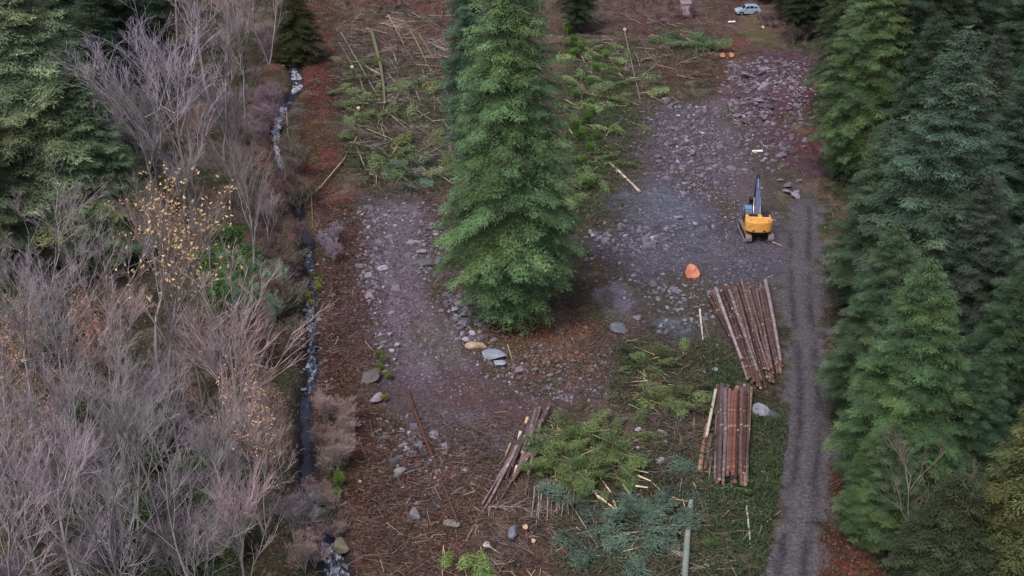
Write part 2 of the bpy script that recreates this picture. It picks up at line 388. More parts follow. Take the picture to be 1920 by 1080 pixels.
# ------------------------------------------------------------------ ground (one sheet to the horizon)
# regions: kind, outline or path (photo pixels on the ground plane), colour A, colour B, gravel, edge softness m, roughness m
W = lambda pts: [gflat(a, b) for a, b in pts]
REG = [
 ('p', [(-900,-60),(545,-60),(520,250),(545,420),(560,700),(560,900),(600,1100),(600,1500),(-1500,1500)], (80,66,62), (54,60,46), .05, 2.0, .2),
 ('p', [(1540,-60),(2600,-60),(3200,1500),(1560,1500),(1560,700),(1530,400)], (56,58,44), (44,46,38), 0, 1.5, .1),
 # deep litter between road and fir stand
 ('p', [(1545,850),(1600,880),(1650,1100),(1700,1500),(1490,1500),(1530,1000)], (112,58,50), (92,62,48), 0, .6, .05),
 # slash area, olive and grey
 ('p', [(625,40),(860,60),(870,380),(760,400),(650,330)], (74,76,54), (88,80,76), .08, 1.2, .2),
 ('p', [(640,-40),(860,-40),(860,170),(770,150),(700,90),(640,60)], (112,64,56), (98,74,78), .06, 1.5, .15),
 # ground behind / right of the big tree
 ('p', [(1050,-40),(1480,-40),(1500,120),(1400,200),(1240,180),(1130,110),(1050,110)], (98,66,68), (82,70,72), .1, 1.5, .15),
 ('p', [(1060,60),(1130,90),(1200,200),(1230,260),(1160,330),(1180,420),(1100,430),(1060,300)], (62,80,46), (76,76,58), .05, 1.5, .2),
 ('p', [(1130,60),(1340,90),(1350,120),(1320,190),(1230,180),(1140,130)], (66,76,50), (84,72,64), .1, 1.2, .2),
 ('p', [(1230,95),(1360,95),(1370,140),(1240,145)], (112,66,62), (94,62,58), .05, .8, .08),
 ('p', [(1350,70),(1395,60),(1420,150),(1360,190),(1340,130)], (108,70,70), (110,72,58), .1, .9, .08),
 ('p', [(1385,30),(1450,40),(1470,90),(1500,110),(1530,130),(1460,125),(1425,100)], (112,98,76), (96,84,66), .15, .8, .05),
 # purple-red spoil berm
 ('p', [(1420,100),(1545,110),(1545,330),(1490,330),(1440,290),(1390,250),(1345,190)], (92,72,84), (84,62,72), .45, 1.0, .22),
 ('p', [(1480,130),(1545,130),(1545,300),(1480,290),(1450,230)], (98,60,68), (86,58,64), .12, 1.2, .15),
 # mixed stony earth left of the digger
 ('p', [(1120,220),(1230,180),(1330,210),(1420,270),(1480,340),(1500,560),(1440,640),(1300,680),(1180,640),(1100,560),(1090,470),(1150,380)], (84,78,76), (78,74,66), .35, 1.2, .12),
 ('p', [(1235,190),(1330,200),(1400,300),(1440,380),(1380,400),(1300,340),(1210,300)], (98,88,100), (84,76,88), .7, 1.0, .14),
 ('p', [(1150,350),(1240,325),(1330,370),(1400,440),(1480,420),(1500,500),(1400,560),(1300,500),(1200,520),(1110,470),(1160,430)], (96,92,108), (82,80,92), .55, 1.0, .06),
 ('p', [(1160,360),(1230,345),(1300,380),(1340,430),(1270,440),(1190,410)], (104,108,122), (90,92,106), .45, .8, .04),
 ('p', [(1180,450),(1330,430),(1380,470),(1290,500),(1200,490)], (106,106,120), (86,86,98), .5, .7, .04),
 ('l', [(1345,190,50),(1350,260,55),(1390,330,70),(1410,400,80)], (104,92,104), (94,84,94), .25, 1.0, .03),
 # red earth round the big tree foot
 ('p', [(770,330),(860,340),(900,540),(930,600),(1060,600),(1090,480),(1140,490),(1120,600),(1170,700),(1050,720),(950,690),(880,640),(850,560),(820,430),(760,380)], (92,64,58), (84,74,58), .12, 1.0, .1),
 ('p', [(930,600),(1060,590),(1110,620),(1110,670),(1000,670),(930,640)], (132,76,58), (104,74,54), .02, 1.0, .06),
 ('p', [(800,1040),(760,800),(900,850),(960,900),(1000,1100),(790,1100)], (116,68,60), (96,76,64), .15, 1.2, .1),
 # green and brown slash, lower right
 ('p', [(1170,620),(1320,660),(1330,760),(1480,760),(1480,900),(1460,1100),(1440,1500),(1000,1500),(1020,940),(1160,800),(1140,740)], (64,76,50), (84,76,62), .06, 1.2, .2),
 ('p', [(1200,850),(1340,870),(1330,960),(1220,1010),(1060,1060),(1060,980),(1180,900)], (72,92,78), (64,80,66), .02, 1.5, .15),
 ('p', [(1340,1000),(1400,1000),(1400,1080),(1330,1080)], (112,72,52), (84,74,50), 0, .9, .08),
 ('p', [(880,930),(1060,920),(1060,1100),(900,1100)], (104,74,64), (92,66,58), .05, 1.0, .12),
 ('p', [(1140,620),(1300,650),(1320,760),(1200,780),(1150,700)], (66,62,48), (84,66,54), .05, 1.0, .2),
 # red leaf strip along the stream bank
 ('l', [(605,-50,56),(598,100,66),(594,250,74),(605,330,80),(630,420,84),(640,520,90),(640,640,96),(655,760,120),(690,880,180),(730,980,230),(770,1100,260),(800,1400,300)], (106,62,58), (84,60,54), .04, .9, .07),
 ('l', [(590,120,40),(592,250,46),(600,320,50)], (122,66,60), (104,58,54), 0, .7, .04),
 ('l', [(640,420,50),(650,520,50),(655,600,44)], (80,66,72), (70,58,58), .05, .8, .05),
 ('l', [(505,130,50),(495,200,50),(505,300,40),(510,360,46),(520,450,60),(530,560,50),(535,640,50)], (118,78,76), (92,76,68), .02, 1.0, .06),
 ('p', [(660,640),(745,640),(770,760),(730,850),(680,800)], (86,84,54), (100,76,60), .12, .9, .12),
 ('p', [(740,740),(830,820),(870,960),(800,1000),(740,880)], (112,72,62), (96,78,70), .35, 1.0, .12),
 # left gravel track and its stony rims
 ('l', [(745,385,140),(735,470,160),(735,560,170),(770,660,200),(830,750,230),(900,800,220)], (96,82,86), (88,78,82), .55, 1.2, .10),
 ('l', [(750,400,80),(740,500,86),(750,590,90),(800,660,110),(850,740,130),(920,800,110)], (118,106,120), (100,90,102), .3, .8, .04),
 ('p', [(770,600),(850,600),(870,660),(840,700),(790,680)], (112,108,120), (102,98,106), .15, .7, .03),
 ('l', [(860,740,120),(960,770,110),(1060,730,90),(1150,690,90),(1150,620,70)], (96,76,86), (94,74,74), .3, 1.3, .05),
 ('p', [(1112,540),(1160,525),(1200,560),(1185,600),(1130,600)], (114,108,124), (104,98,112), .08, .5, .02),
 ('p', [(1230,605),(1290,600),(1300,650),(1250,640)], (96,104,120), (88,92,104), .3, .5, .03),
 ('p', [(1300,690),(1345,700),(1340,740),(1300,735)], (92,88,104), (80,76,86), .3, .5, .04),
 ('p', [(560,540),(600,520),(605,600),(585,620)], (92,98,54), (80,84,48), .05, .5, .1),
 ('p', [(612,840),(650,860),(650,960),(620,930)], (88,98,56), (80,80,54), .05, .6, .1),
]
def build_ground():
    xs = np.concatenate([-np.geomspace(2500, 75, 26)[:-1], np.arange(-75, 75.01, .27), np.geomspace(75, 2500, 26)[1:]])
    ys = np.concatenate([-np.geomspace(900, 30, 10), np.linspace(-20, 60, 22), np.arange(62, 225, .30), np.geomspace(226, 4000, 26)])
    X, Y = np.meshgrid(xs, ys); shp = X.shape
    x = X.ravel(); y = Y.ravel(); n = len(x)
    A = np.tile(lin((82, 72, 64)), (n, 1)); B = np.tile(lin((66, 68, 52)), (n, 1)); G = np.full(n, .08); Rg = np.full(n, .1)
    wx = (fbm(x/3.5, y/3.5, 21, 4)-.5); wy = fbm(x/1.1, y/1.1, 61, 3)-.5; fine = np.flatnonzero((np.abs(x) < 110) & (y > 30) & (y < 330))
    for r in REG:
        kind, pts, a, b, g, soft, ro = r
        if kind == 'p':
            P = W(pts); X0 = x[fine]; Y0 = y[fine]
            dd, _ = seg_dist(X0, Y0, P, True); ins = inside(X0, Y0, P); sd = np.where(ins, dd, -dd)
        else:
            P = W([(p[0], p[1]) for p in pts]); wd = np.array([p[2]*mpp(p[0], p[1])*.5 for p in pts])
            X0 = x[fine]; Y0 = y[fine]; dd, pr = seg_dist(X0, Y0, P); sd = np.interp(pr, range(len(wd)), wd)-dd
        t = np.clip((sd+wx[fine]*soft*4.5+wy[fine]*soft*3.0)/(soft*1.3)*.5+.5, 0, 1); t = (t*t*(3-2*t))[:, None]
        A[fine] = A[fine]*(1-t)+lin(a)*t; B[fine] = B[fine]*(1-t)+lin(b)*t
        t = t[:, 0]; G[fine] = G[fine]*(1-t)+g*t; Rg[fine] = Rg[fine]*(1-t)+ro*t
    # moss, bare wet soil and dry litter patches everywhere
    for sd_, scl, col_, lo, amt in ((71, 5.0, (66, 78, 52), .54, .55), (72, 3.2, (52, 44, 42), .56, .6), (73, 7.0, (112, 92, 84), .54, .5), (74, 1.6, (60, 56, 50), .56, .55), (75, 2.2, (124, 112, 112), .60, .4)):
        k = (np.clip((fbm(x/scl, y/scl, sd_, 4)-lo)/.08, 0, 1)*amt*(1-np.clip((G-.08)*5, 0, .88)))[:, None]
        A = A*(1-k)+lin(col_)*k; B = B*(1-k)+lin(col_)*k
    # stream bed: dark wet stones
    ds, ps = seg_dist(x, y, STREAM); ws = np.interp(ps, range(len(STREAM_W)), STREAM_W)
    t = np.clip((ws*1.15-ds)/.5, 0, 1)[:, None]
    A = A*(1-t)+lin((58, 54, 60))*t; B = B*(1-t)+lin((44, 42, 46))*t; G = np.maximum(G*(1-t[:, 0]), t[:, 0]*.6); Rg = np.maximum(Rg, t[:, 0]*.16)
    # gravel road with wheel ruts
    dr, pr = seg_dist(x, y, ROAD); wr = np.interp(pr, range(len(ROAD_W)), ROAD_W)
    t = np.clip((wr-dr+wx*2.6+wy*3.2)/1.0+.35, 0, 1)*np.clip(pr*2+.2, 0, 1); tt = t[:, None]
    rut = np.exp(-((dr-wr*.46+wx*.5)/.32)**2)*np.clip(.6+wx*4+wy, 0, 1)
    ca = lin((92, 88, 95)); cb = lin((104, 99, 106)); cr = lin((66, 62, 69))
    A = A*(1-tt)+(ca*(1-rut[:, None]*.9)+cr*rut[:, None]*.9)*tt; B = B*(1-tt)+(cb*(1-rut[:, None]*.9)+cr*rut[:, None]*.9)*tt
    G = G*(1-t)+.10*t; Rg = Rg*(1-t)+.012*t
    z = base_h(x, y)
    z = z+Rg*3.5*(fbm(x/3.2, y/3.2, 44, 2)-.5)+Rg*4.2*(fbm(x/1.5, y/1.5, 40, 3)-.5)+Rg*2.4*(vnoise(x/.5, y/.5, 50)-.5)+Rg*1.0*(vnoise(x/.3, y/.3, 51)-.5)-rut*t*.12
    # wheel tracks on the left track too
    LT = W([(745, 400), (740, 500), (750, 590), (800, 670), (850, 745), (900, 800)])
    dl, pl = seg_dist(x, y, LT); z = z-.18*np.exp(-((dl-1.0)/.35)**2)
    far = np.clip((np.hypot(x, y-140)-260)/600, 0, 1); z = z*(1-far)
    SURF.update(x=xs, y=ys, z=z.reshape(shp))
    ny, nx = shp
    ii = np.arange((ny-1)*(nx-1)); r = ii//(nx-1); c = ii % (nx-1); k = r*nx+c
    Q = np.stack([k, k+1, k+nx+1, k+nx], 1)
    me = np_mesh("ground", np.stack([x, y, z], 1), Q, M_GROUND, True, {"tint_a": A, "tint_b": B, "gravel": G, "fleck": np.clip(1-G*2.2, 0, 1)*(1-t)})
    o = link(bpy.data.objects.new("ground", me)); tag(o, kind="structure")
build_ground()

def build_stream():
    V = []; foam = []; Q = []; nx = 9
    FO = [(110, 160, 1), (200, 300, 1), (455, 500, .3), (560, 720, .55), (1010, 1075, .75)]
    py = -38.0; rows = []
    pys = [p[1] for p in STREAM_PX]
    while py < 1300:
        px = np.interp(py, pys, [p[0] for p in STREAM_PX]); wp = np.interp(py, pys, [p[2] for p in STREAM_PX])
        x, y = gflat(px, py); hw = wp*mpp(px, py)*.5*.66
        f = max([q for a, b, q in FO if a-8 < py < b+8] or [-.4])
        for i in range(nx):
            u = i/(nx-1)*2-1
            V.append((x+u*hw, y, -.62+.05*math.sin(py*.31+i*1.7)+.05*math.sin(py*.13+i)))
            foam.append(f)
        rows.append(py); py += 4
    n = len(rows)
    for r in range(n-1):
        for i in range(nx-1): k = r*nx+i; Q.append((k, k+1, k+nx+1, k+nx))
    me = np_mesh("stream", V, Q, M_WATER, True, {"foam": np.array(foam)})
    o = link(bpy.data.objects.new("stream", me)); tag(o, kind="structure")
    # short pool glimpsed at the left edge
    c = at(14, 895); V = []; 
    for k in range(20):
        g = 2*math.pi*k/20; V.append((c.x+1.9*math.cos(g)*(1+.2*math.sin(3*g)), c.y+4.0*math.sin(g), c.z+.08))
    V.append((c.x, c.y, c.z+.08)); Q = [(20, k, (k+1) % 20) for k in range(20)]
    me = np_mesh("water", V, Q, M_WATER, True, {"foam": np.full(21, .55)})
    o = link(bpy.data.objects.new("water", me)); tag(o, kind="structure")
build_stream()

# ------------------------------------------------------------------ foliage prototypes
def leaf_quads(P, D, length, width, droop=0.0, tone=None, flat=.6):
    """tapered leaf faces at points P along directions D"""
    n = len(P); up = rng.normal(size=(n, 3)); up[:, 2] = np.abs(up[:, 2])+flat*2
    D = D/np.linalg.norm(D, axis=1, keepdims=True)
    Wd = np.cross(D, up); Wd /= np.linalg.norm(Wd, axis=1, keepdims=True)+1e-9
    l = np.asarray(length).reshape(-1, 1)*np.ones((n, 1)); wv = np.asarray(width).reshape(-1, 1)*np.ones((n, 1))
    E = P+D*l; E[:, 2] -= droop*l[:, 0]
    V = np.stack([P-Wd*wv*.45, P+Wd*wv*.45, E+Wd*wv*.12, E-Wd*wv*.12], 1).reshape(-1, 3)
    Q = np.arange(n*4).reshape(-1, 4)
    T = np.repeat(tone if tone is not None else rng.uniform(.7, 1.3, n), 4)
    return V, Q, T
def tri_tubes(segs):
    """segs: (p0, p1, r0, r1) arrays -> 3 sided tubes"""
    P0 = np.array([s[0] for s in segs]); P1 = np.array([s[1] for s in segs]); r0 = np.array([s[2] for s in segs]); r1 = np.array([s[3] for s in segs])
    D = P1-P0; D /= np.linalg.norm(D, axis=1, keepdims=True)+1e-9
    ref = np.where(np.abs(D[:, 2:3]) > .9, np.array([[1., 0, 0]]), np.array([[0, 0, 1.]]))
    A = np.cross(D, ref); A /= np.linalg.norm(A, axis=1, keepdims=True)+1e-9; B = np.cross(D, A)
    Vs = []
    for P, r in ((P0, r0), (P1, r1)):
        for k in range(3):
            g = 2*math.pi*k/3; Vs.append(P+(A*math.cos(g)+B*math.sin(g))*r[:, None])
    V = np.stack(Vs, 1).reshape(-1, 3); n = len(segs); b = (np.arange(n)*6)[:, None]
    Q = np.concatenate([b+np.array([[k, (k+1) % 3, 3+(k+1) % 3, 3+k]]) for k in range(3)])
    return V, Q
def frond_points(p0, az, L, rise, droop, dens=.17, sub=.42):
    """needle clumps on one conifer bough; returns positions and directions"""
    ns = max(3, int(L/dens)); s = np.linspace(.12, 1, ns); s = np.clip(s+rng.normal(0, .01, ns), 0, 1)
    ca, sa = math.cos(az), math.sin(az)
    out = L*s*(1-.06*s); zz = L*(rise*s-droop*s*s)
    C = np.stack([p0[0]+ca*out, p0[1]+sa*out, p0[2]+zz], 1)
    Ps = []; Ds = []
    for side in (-1, 1):
        ang = az+side*rng.uniform(.7, 1.05, ns)
        sl = sub*L*(1.08-s)**.8*rng.uniform(.6, 1.15, ns)+.18
        k = max(2, int(sub*L/.12))
        for j in range(k):
            f = (j+rng.uniform(0, .5, ns))/k
            Q = C.copy(); Q[:, 0] += np.cos(ang)*sl*f; Q[:, 1] += np.sin(ang)*sl*f; Q[:, 2] -= sl*f*f*.45; Q += rng.normal(0, 1, Q.shape)*np.array([.11, .11, .07])
            a2 = ang+rng.normal(0, .6, ns)
            Ps.append(Q); Ds.append(np.stack([np.cos(a2), np.sin(a2), -.05-.5*rng.uniform(0, 1, ns)], 1))
    Ps.append(C); Ds.append(np.stack([np.full(ns, ca), np.full(ns, sa), rng.uniform(-.6, .2, ns)], 1))
    return np.concatenate(Ps), np.concatenate(Ds)
def conifer_mesh(name, H, Rd, z0, gap, nb, rise, droop, power, seed, leaf=(.42, .15), ragged=.25):
    global rng
    rng = np.random.default_rng(seed); Vs = []; Qs = []; Ts = []; off = 0; segs = []
    z = z0; phase = 0
    while z < H-.3:
        t = (z-z0)/(H-z0); L0 = Rd*((1-t)**power)*(.42+.58*min(1, t/.22))*1.06
        k = max(3, int(round(nb*(1-.35*t)))); phase += 2.4
        for b in range(k):
            if rng.uniform() < .10 and t < .9: continue
            az = phase+2*math.pi*b/k+rng.normal(0, .28); L = max(.35, L0*rng.uniform(1-ragged, 1.12))
            zz = z+rng.uniform(-gap*.5, gap*.5)
            P, D = frond_points((0, 0, zz), az, L, rise+.35*t+rng.normal(0, .06), droop*(1-.5*t))
            tone = rng.uniform(.6, 1.4)
            v, q, tt = leaf_quads(P, D, rng.uniform(leaf[0]*.6, leaf[0]*1.3, len(P)), rng.uniform(leaf[1]*.7, leaf[1]*1.3, len(P)), .1, tone*rng.uniform(.8, 1.2, len(P)))
            Vs.append(v); Qs.append(q+off); Ts.append(tt); off += len(v)
            pr = np.array([0, 0, zz])
            for s0, s1 in ((0, .5), (.5, .92)):
                a = np.array([math.cos(az)*L*s0, math.sin(az)*L*s0, zz+L*(rise*s0-droop*s0*s0)-.03]); e = np.array([math.cos(az)*L*s1, math.sin(az)*L*s1, zz+L*(rise*s1-droop*s1*s1)-.03])
                segs.append((a, e, .05*(1-s0)+.012, .05*(1-s1)+.012))
        z += gap*(1-.45*t)
    # leader
    P = np.stack([rng.normal(0, .05, 30), rng.normal(0, .05, 30), np.linspace(H-1.4, H, 30)], 1); D = rng.normal(size=(30, 3)); D[:, 2] = np.abs(D[:, 2])+.6
    v, q, tt = leaf_quads(P, D, .3, .12); Vs.append(v); Qs.append(q+off); Ts.append(tt); off += len(v)
    me = np_mesh(name+"_crown", np.concatenate(Vs), np.concatenate(Qs), M_NEEDLE, False, {"tone": np.concatenate(Ts)})
    mb = MB(); r = .012*H+.05
    mb.tube([(0, 0, -.5), (0, 0, H*.02), (.03, 0, H*.3), (0, .05, H*.7), (0, 0, H)], [r*1.5, r*1.1, r*.85, r*.4, .03], 0, 9)
    sv, sq = tri_tubes(segs)
    V = np.concatenate([np.array(mb.v), sv]); n0 = len(mb.v)
    q4 = [f for f in mb.f if len(f) == 4]
    Q = np.concatenate([np.array(q4), sq+n0])
    mt = np_mesh(name+"_trunk", V, Q, M_BARK, True)
    return dict(H=H, R=Rd, crown=me, trunk=mt)
CON = {
 'fir':   [conifer_mesh("fir", 30, 5.2, 2.5, .46, 10, .2, .45, .70, s, (.19, .05), .36) for s in (1, 2)],
 'hem':   [conifer_mesh("hemlock", 30, 5.8, 1.2, .44, 10, .12, .50, .60, s, (.19, .05), .30) for s in (3, 4)],
 'ced':   [conifer_mesh("cedar", 20, 3.6, .8, .42, 9, .05, .75, .55, s, (.19, .055)) for s in (5, 6)],
 'young': [conifer_mesh("young_conifer", 10, 2.4, .4, .42, 7, .2, .5, .8, 7, (.3, .12))],
}
def conifer(kind, v, px, py, top, wpx, col, label, group=None, name=None, H=None, rz=None, lean=0, cat="tree"):
    p = at(px, py) if isinstance(px, (int, float)) else px
    pr = CON[kind][v % len(CON[kind])]
    if H is None: H = height_for(p, top)
    depth = (p.y*CP+(CAM_H-H*.4)*SP)/F
    rad = wpx*.5*depth*(1.05 if kind == 'fir' else 1.15)
    o = empty(name or {'fir': 'fir_tree', 'hem': 'hemlock_tree', 'ced': 'cedar_tree', 'young': 'young_conifer'}[kind], p, label, cat, group, rng.uniform(0, 6.28) if rz is None else rz)
    o.scale = (rad/pr['R'], rad/pr['R'], H/pr['H']); o.rotation_euler.x = lean
    t = link(bpy.data.objects.new("trunk", pr['trunk']), o); c = link(bpy.data.objects.new("crown", pr['crown']), o)
    c.color = L4(*mute(col, .38), .92); return o

def bare_mesh(name, H, spread, seed, fork=.35, n1=12, n2=7, n3=5, n4=3, droop=0, stems=1, tw=.0085, leaves=0, leaf_top=.0):
    rg = np.random.default_rng(seed); trunk = []; twigs = []; tips = []
    def grow(p, d, L, r, lvl, nseg):
        pts = [p]; dd = d.copy()
        for i in range(nseg):
            dd = dd+rg.normal(0, .10+.04*lvl, 3); dd[2] += .13 if lvl < 4 else .05; dd /= np.linalg.norm(dd)
            p = p+dd*L/nseg; pts.append(p)
        rr = np.linspace(r, r*(.45 if lvl < 4 else .5), len(pts))
        tgt = trunk if lvl <= 1 else twigs
        for i in range(nseg): tgt.append((pts[i], pts[i+1], max(rr[i], tw*.6), max(rr[i+1], tw*.55)))
        if lvl == 4: tips.append(pts[-1]); return
        nch = (n1, n2, n3, n4)[lvl]
        for k in range(nch):
            t = rg.uniform(fork if lvl == 0 else .22, 1.0); f = t*nseg; i = min(int(f), nseg-1); q = pts[i]+(pts[i+1]-pts[i])*(f-i)
            ax = pts[i+1]-pts[i]; ax = ax/np.linalg.norm(ax)
            a = rg.normal(size=3); a -= ax*a.dot(ax); a /= np.linalg.norm(a)
            sp = spread*(rg.uniform(.5, .95) if lvl == 0 else rg.uniform(.4, .95))
            nd = ax*math.cos(sp)+a*math.sin(sp); nd[2] += .12; nd /= np.linalg.norm(nd)
            cl = L*((.72-.36*t) if lvl == 0 else (.56-.2*t))*rg.uniform(.7, 1.2)
            grow(q, nd, max(cl, .35), r*(.42 if lvl == 0 else .5)*(1.1-.4*t), lvl+1, (4, 3, 2, 1, 1)[lvl])
    for s in range(stems):
        d0 = np.array([0, 0, 1.0])
        if stems > 1: g = 2*math.pi*s/stems+rg.uniform(0, 1); d0 = np.array([math.cos(g)*rg.uniform(.15, .45), math.sin(g)*rg.uniform(.15, .45), 1.0]); d0 /= np.linalg.norm(d0)
        grow(np.array([0, 0, -.2]), d0, H*rg.uniform(.8, .95), H*.011/stems**.5+.02, 0, 7)
    v, q = tri_tubes(trunk); mt = np_mesh(name+"_trunk", v, q, M_ALDER, True)
    v, q = tri_tubes(twigs); mc = np_mesh(name+"_crown", v, q, M_TWIG, False)
    ml = None
    if leaves:
        T = np.array(tips); T = T[T[:, 2] > H*leaf_top]; T = T[rg.integers(0, len(T), leaves)]+rg.normal(0, .15, (leaves, 3))
        v, q, t = leaf_quads(T, rg.normal(size=(leaves, 3)) , .17, .13); ml = np_mesh(name+"_leaves", v, q, M_LEAF, False, {"tone": t})
    return dict(H=H, trunk=mt, crown=mc, leaves=ml)
BARE = {
 'alder': [bare_mesh("alder", 14, .62, s, .30) for s in (11, 12, 13)],
 'wide':  [bare_mesh("maple", 12, .85, s, .25, stems=2, n1=9, n2=7) for s in (14, 15)],
 'leafy': [bare_mesh("leafy", 12, .6, s, .35, leaves=600, leaf_top=.45) for s in (16, 17)],
 'shrub': [bare_mesh("shrub", 4, .7, s, .12, stems=5, n1=6, n2=5, n3=4, n4=2, tw=.015) for s in (18, 19, 20)],
 'lshrub': [bare_mesh("leafy_shrub", 4, .7, s, .12, stems=5, n1=6, n2=5, n3=4, n4=2, tw=.012, leaves=3200) for s in (21, 22)],
}
def bare(kind, v, px, py, top, col, label, group=None, leafcol=None, sx=1.0, name=None, H=None, cat=None):
    p = at(px, py); pr = BARE[kind][v % len(BARE[kind])]
    if H is None: H = height_for(p, top)
    nm = name or {'alder': 'bare_alder', 'wide': 'bare_maple', 'leafy': 'leafy_maple', 'shrub': 'bare_shrub', 'lshrub': 'leafy_shrub'}[kind]
    o = empty(nm, p, label, cat or ("shrub" if 'shrub' in kind else "tree"), group, random.uniform(0, 6.28))
    k = H/pr['H']; o.scale = (k*sx, k*sx, k)
    t = link(bpy.data.objects.new("trunk" if 'shrub' not in kind else "stems", pr['trunk']), o)
    c = link(bpy.data.objects.new("crown" if 'shrub' not in kind else "twigs", pr['crown']), o); c.color = L4(col[0], col[1]-3, col[2]+4, .95)
    if pr['leaves']: l = link(bpy.data.objects.new("leaves", pr['leaves']), o); l.color = L4(*(leafcol or (190, 160, 80)))
    return o

# ------------------------------------------------------------------ the trees of the photograph
random.seed(5)
g1, g2, g3, g4 = (84, 128, 78), (74, 116, 84), (96, 130, 84), (60, 92, 66)
conifer('hem', 0, 955, 604, -165, 268, (98, 150, 84), "tall bushy green conifer standing alone in the middle of the clearing", rz=.6)
conifer('fir', 1, 880, 330, -190, 130, (78, 126, 96), "slimmer blue-green conifer half hidden behind the left side of the big lone conifer")
# right-hand stand
RS = [
 ('fir', 0, 1715, 640, 50, 330, (84, 122, 96), "tall pale blue-green fir with layered boughs, largest of the stand right of the road", None),
 ('hem', 1, 1672, 935, 485, 250, (84, 134, 72), "green hemlock fronting the stand beside the lower road, its pointed top against the tall fir", None),
 ('hem', 0, 1605, 335, -120, 190, (92, 134, 72), "yellowish green conifer at the upper left corner of the right-hand stand", None),
 ('fir', 1, 1618, 590, 220, 200, (80, 118, 84), "dark green fir leaning over the road edge level with the yellow digger", None),
 ('hem', 1, 1628, 790, 420, 200, (78, 118, 76), "green conifer overhanging the road beside the upper log stack", None),
 ('hem', 0, 1640, 1010, 790, 170, (80, 122, 66), "low green young conifer at the foot of the stand, right of the road", None),
 ('fir', 0, 1850, 560, 120, 230, (70, 104, 82), "blue-green fir at the right, behind the tall pale fir", None),
 ('fir', 1, 1925, 760, 190, 240, (74, 108, 88), "blue-green fir cut by the right edge of the picture at mid height", None),
 ('ced', 0, 1905, 1130, 690, 250, (104, 118, 56), "yellow-green cedar at the right edge below the dark gap", None),
 ('fir', 0, 1945, 1500, 900, 260, (92, 134, 108), "pale blue-green fir tip in the bottom right corner", None),
 ('ced', 1, 1760, 1130, 890, 210, (70, 92, 58), "low dark olive cedar at the bottom edge right of the bare brown tree", None),
 ('hem', 0, 1575, 250, -230, 150, (78, 108, 66), "green conifer behind the yellowish one at the top of the right stand", None),
]
for k, v, a, b, t, wd, c, lab, g in RS: conifer(k, v, a, b, t, wd, c, lab, g)
DR = [(1690, 330, -160, 230), (1770, 300, -200, 230), (1860, 230, -300, 230), (1930, 420, -60, 220), (1800, 470, 60, 220), (1790, 700, 330, 220), (1860, 860, 480, 220), (1800, 950, 640, 170), (1960, 600, 160, 230),
      (1700, 420, 20, 190), (1880, 330, -150, 220), (1990, 960, 440, 260), (2000, 300, -200, 240), (1640, 180, -300, 170), (1740, 150, -330, 200), (1840, 90, -380, 200), (1930, 160, -330, 220), (2080, 700, 150, 280), (2090, 1250, 560, 300)]
for i, (a, b, t, wd) in enumerate(DR):
    conifer('fir' if i % 3 else 'hem', i, a, b, t, wd, (62+i % 3*6, 90+i % 4*7, 66+i % 3*8), "dark evergreen crowded deep in the shaded stand at the right", "dark evergreens deep in the right-hand stand")
# left-hand stand
conifer('hem', 1, 105, 480, -90, 370, (134, 164, 112), "big pale yellow-green conifer at the left edge, broad and feathery")
conifer('hem', 0, 190, 500, 130, 230, (112, 148, 98), "green conifer with drooping boughs tucked under the right flank of the pale left conifer")
conifer('hem', 1, -40, 560, 60, 260, (92, 122, 84), "olive conifer cut by the left edge beside the pale one")
DL = [(165, 230, -200, 190), (240, 190, -190, 170), (215, 330, -40, 180), (60, 220, -260, 220), (290, 110, -260, 150), (-60, 300, -200, 240)]
for i, (a, b, t, wd) in enumerate(DL):
    conifer('fir', i, a, b, t, wd, (58, 92, 62), "dark evergreen behind the pale conifer in the upper left corner", "dark evergreens in the upper left corner")
conifer('ced', 0, 560, 118, -30, 100, (84, 92, 50), "small round olive-green cedar on the stream bank near the top")
# far edge of the clearing
conifer('fir', 0, 1082, 60, -160, 90, (66, 96, 60), "dark conifer at the top edge just right of the big lone tree", lean=0)
FT = [(1395, -2, -200, 90), (1345, -12, -160, 80), (1440, 4, -160, 90), (1500, 70, -120, 90), (1545, 60, -260, 120), (1475, 40, -90, 70)]
for i, (a, b, t, wd) in enumerate(FT):
    conifer('fir', i, a, b, t, wd, (54, 74, 46), "dark evergreen behind the small car at the top edge", "dark evergreens round the small car")
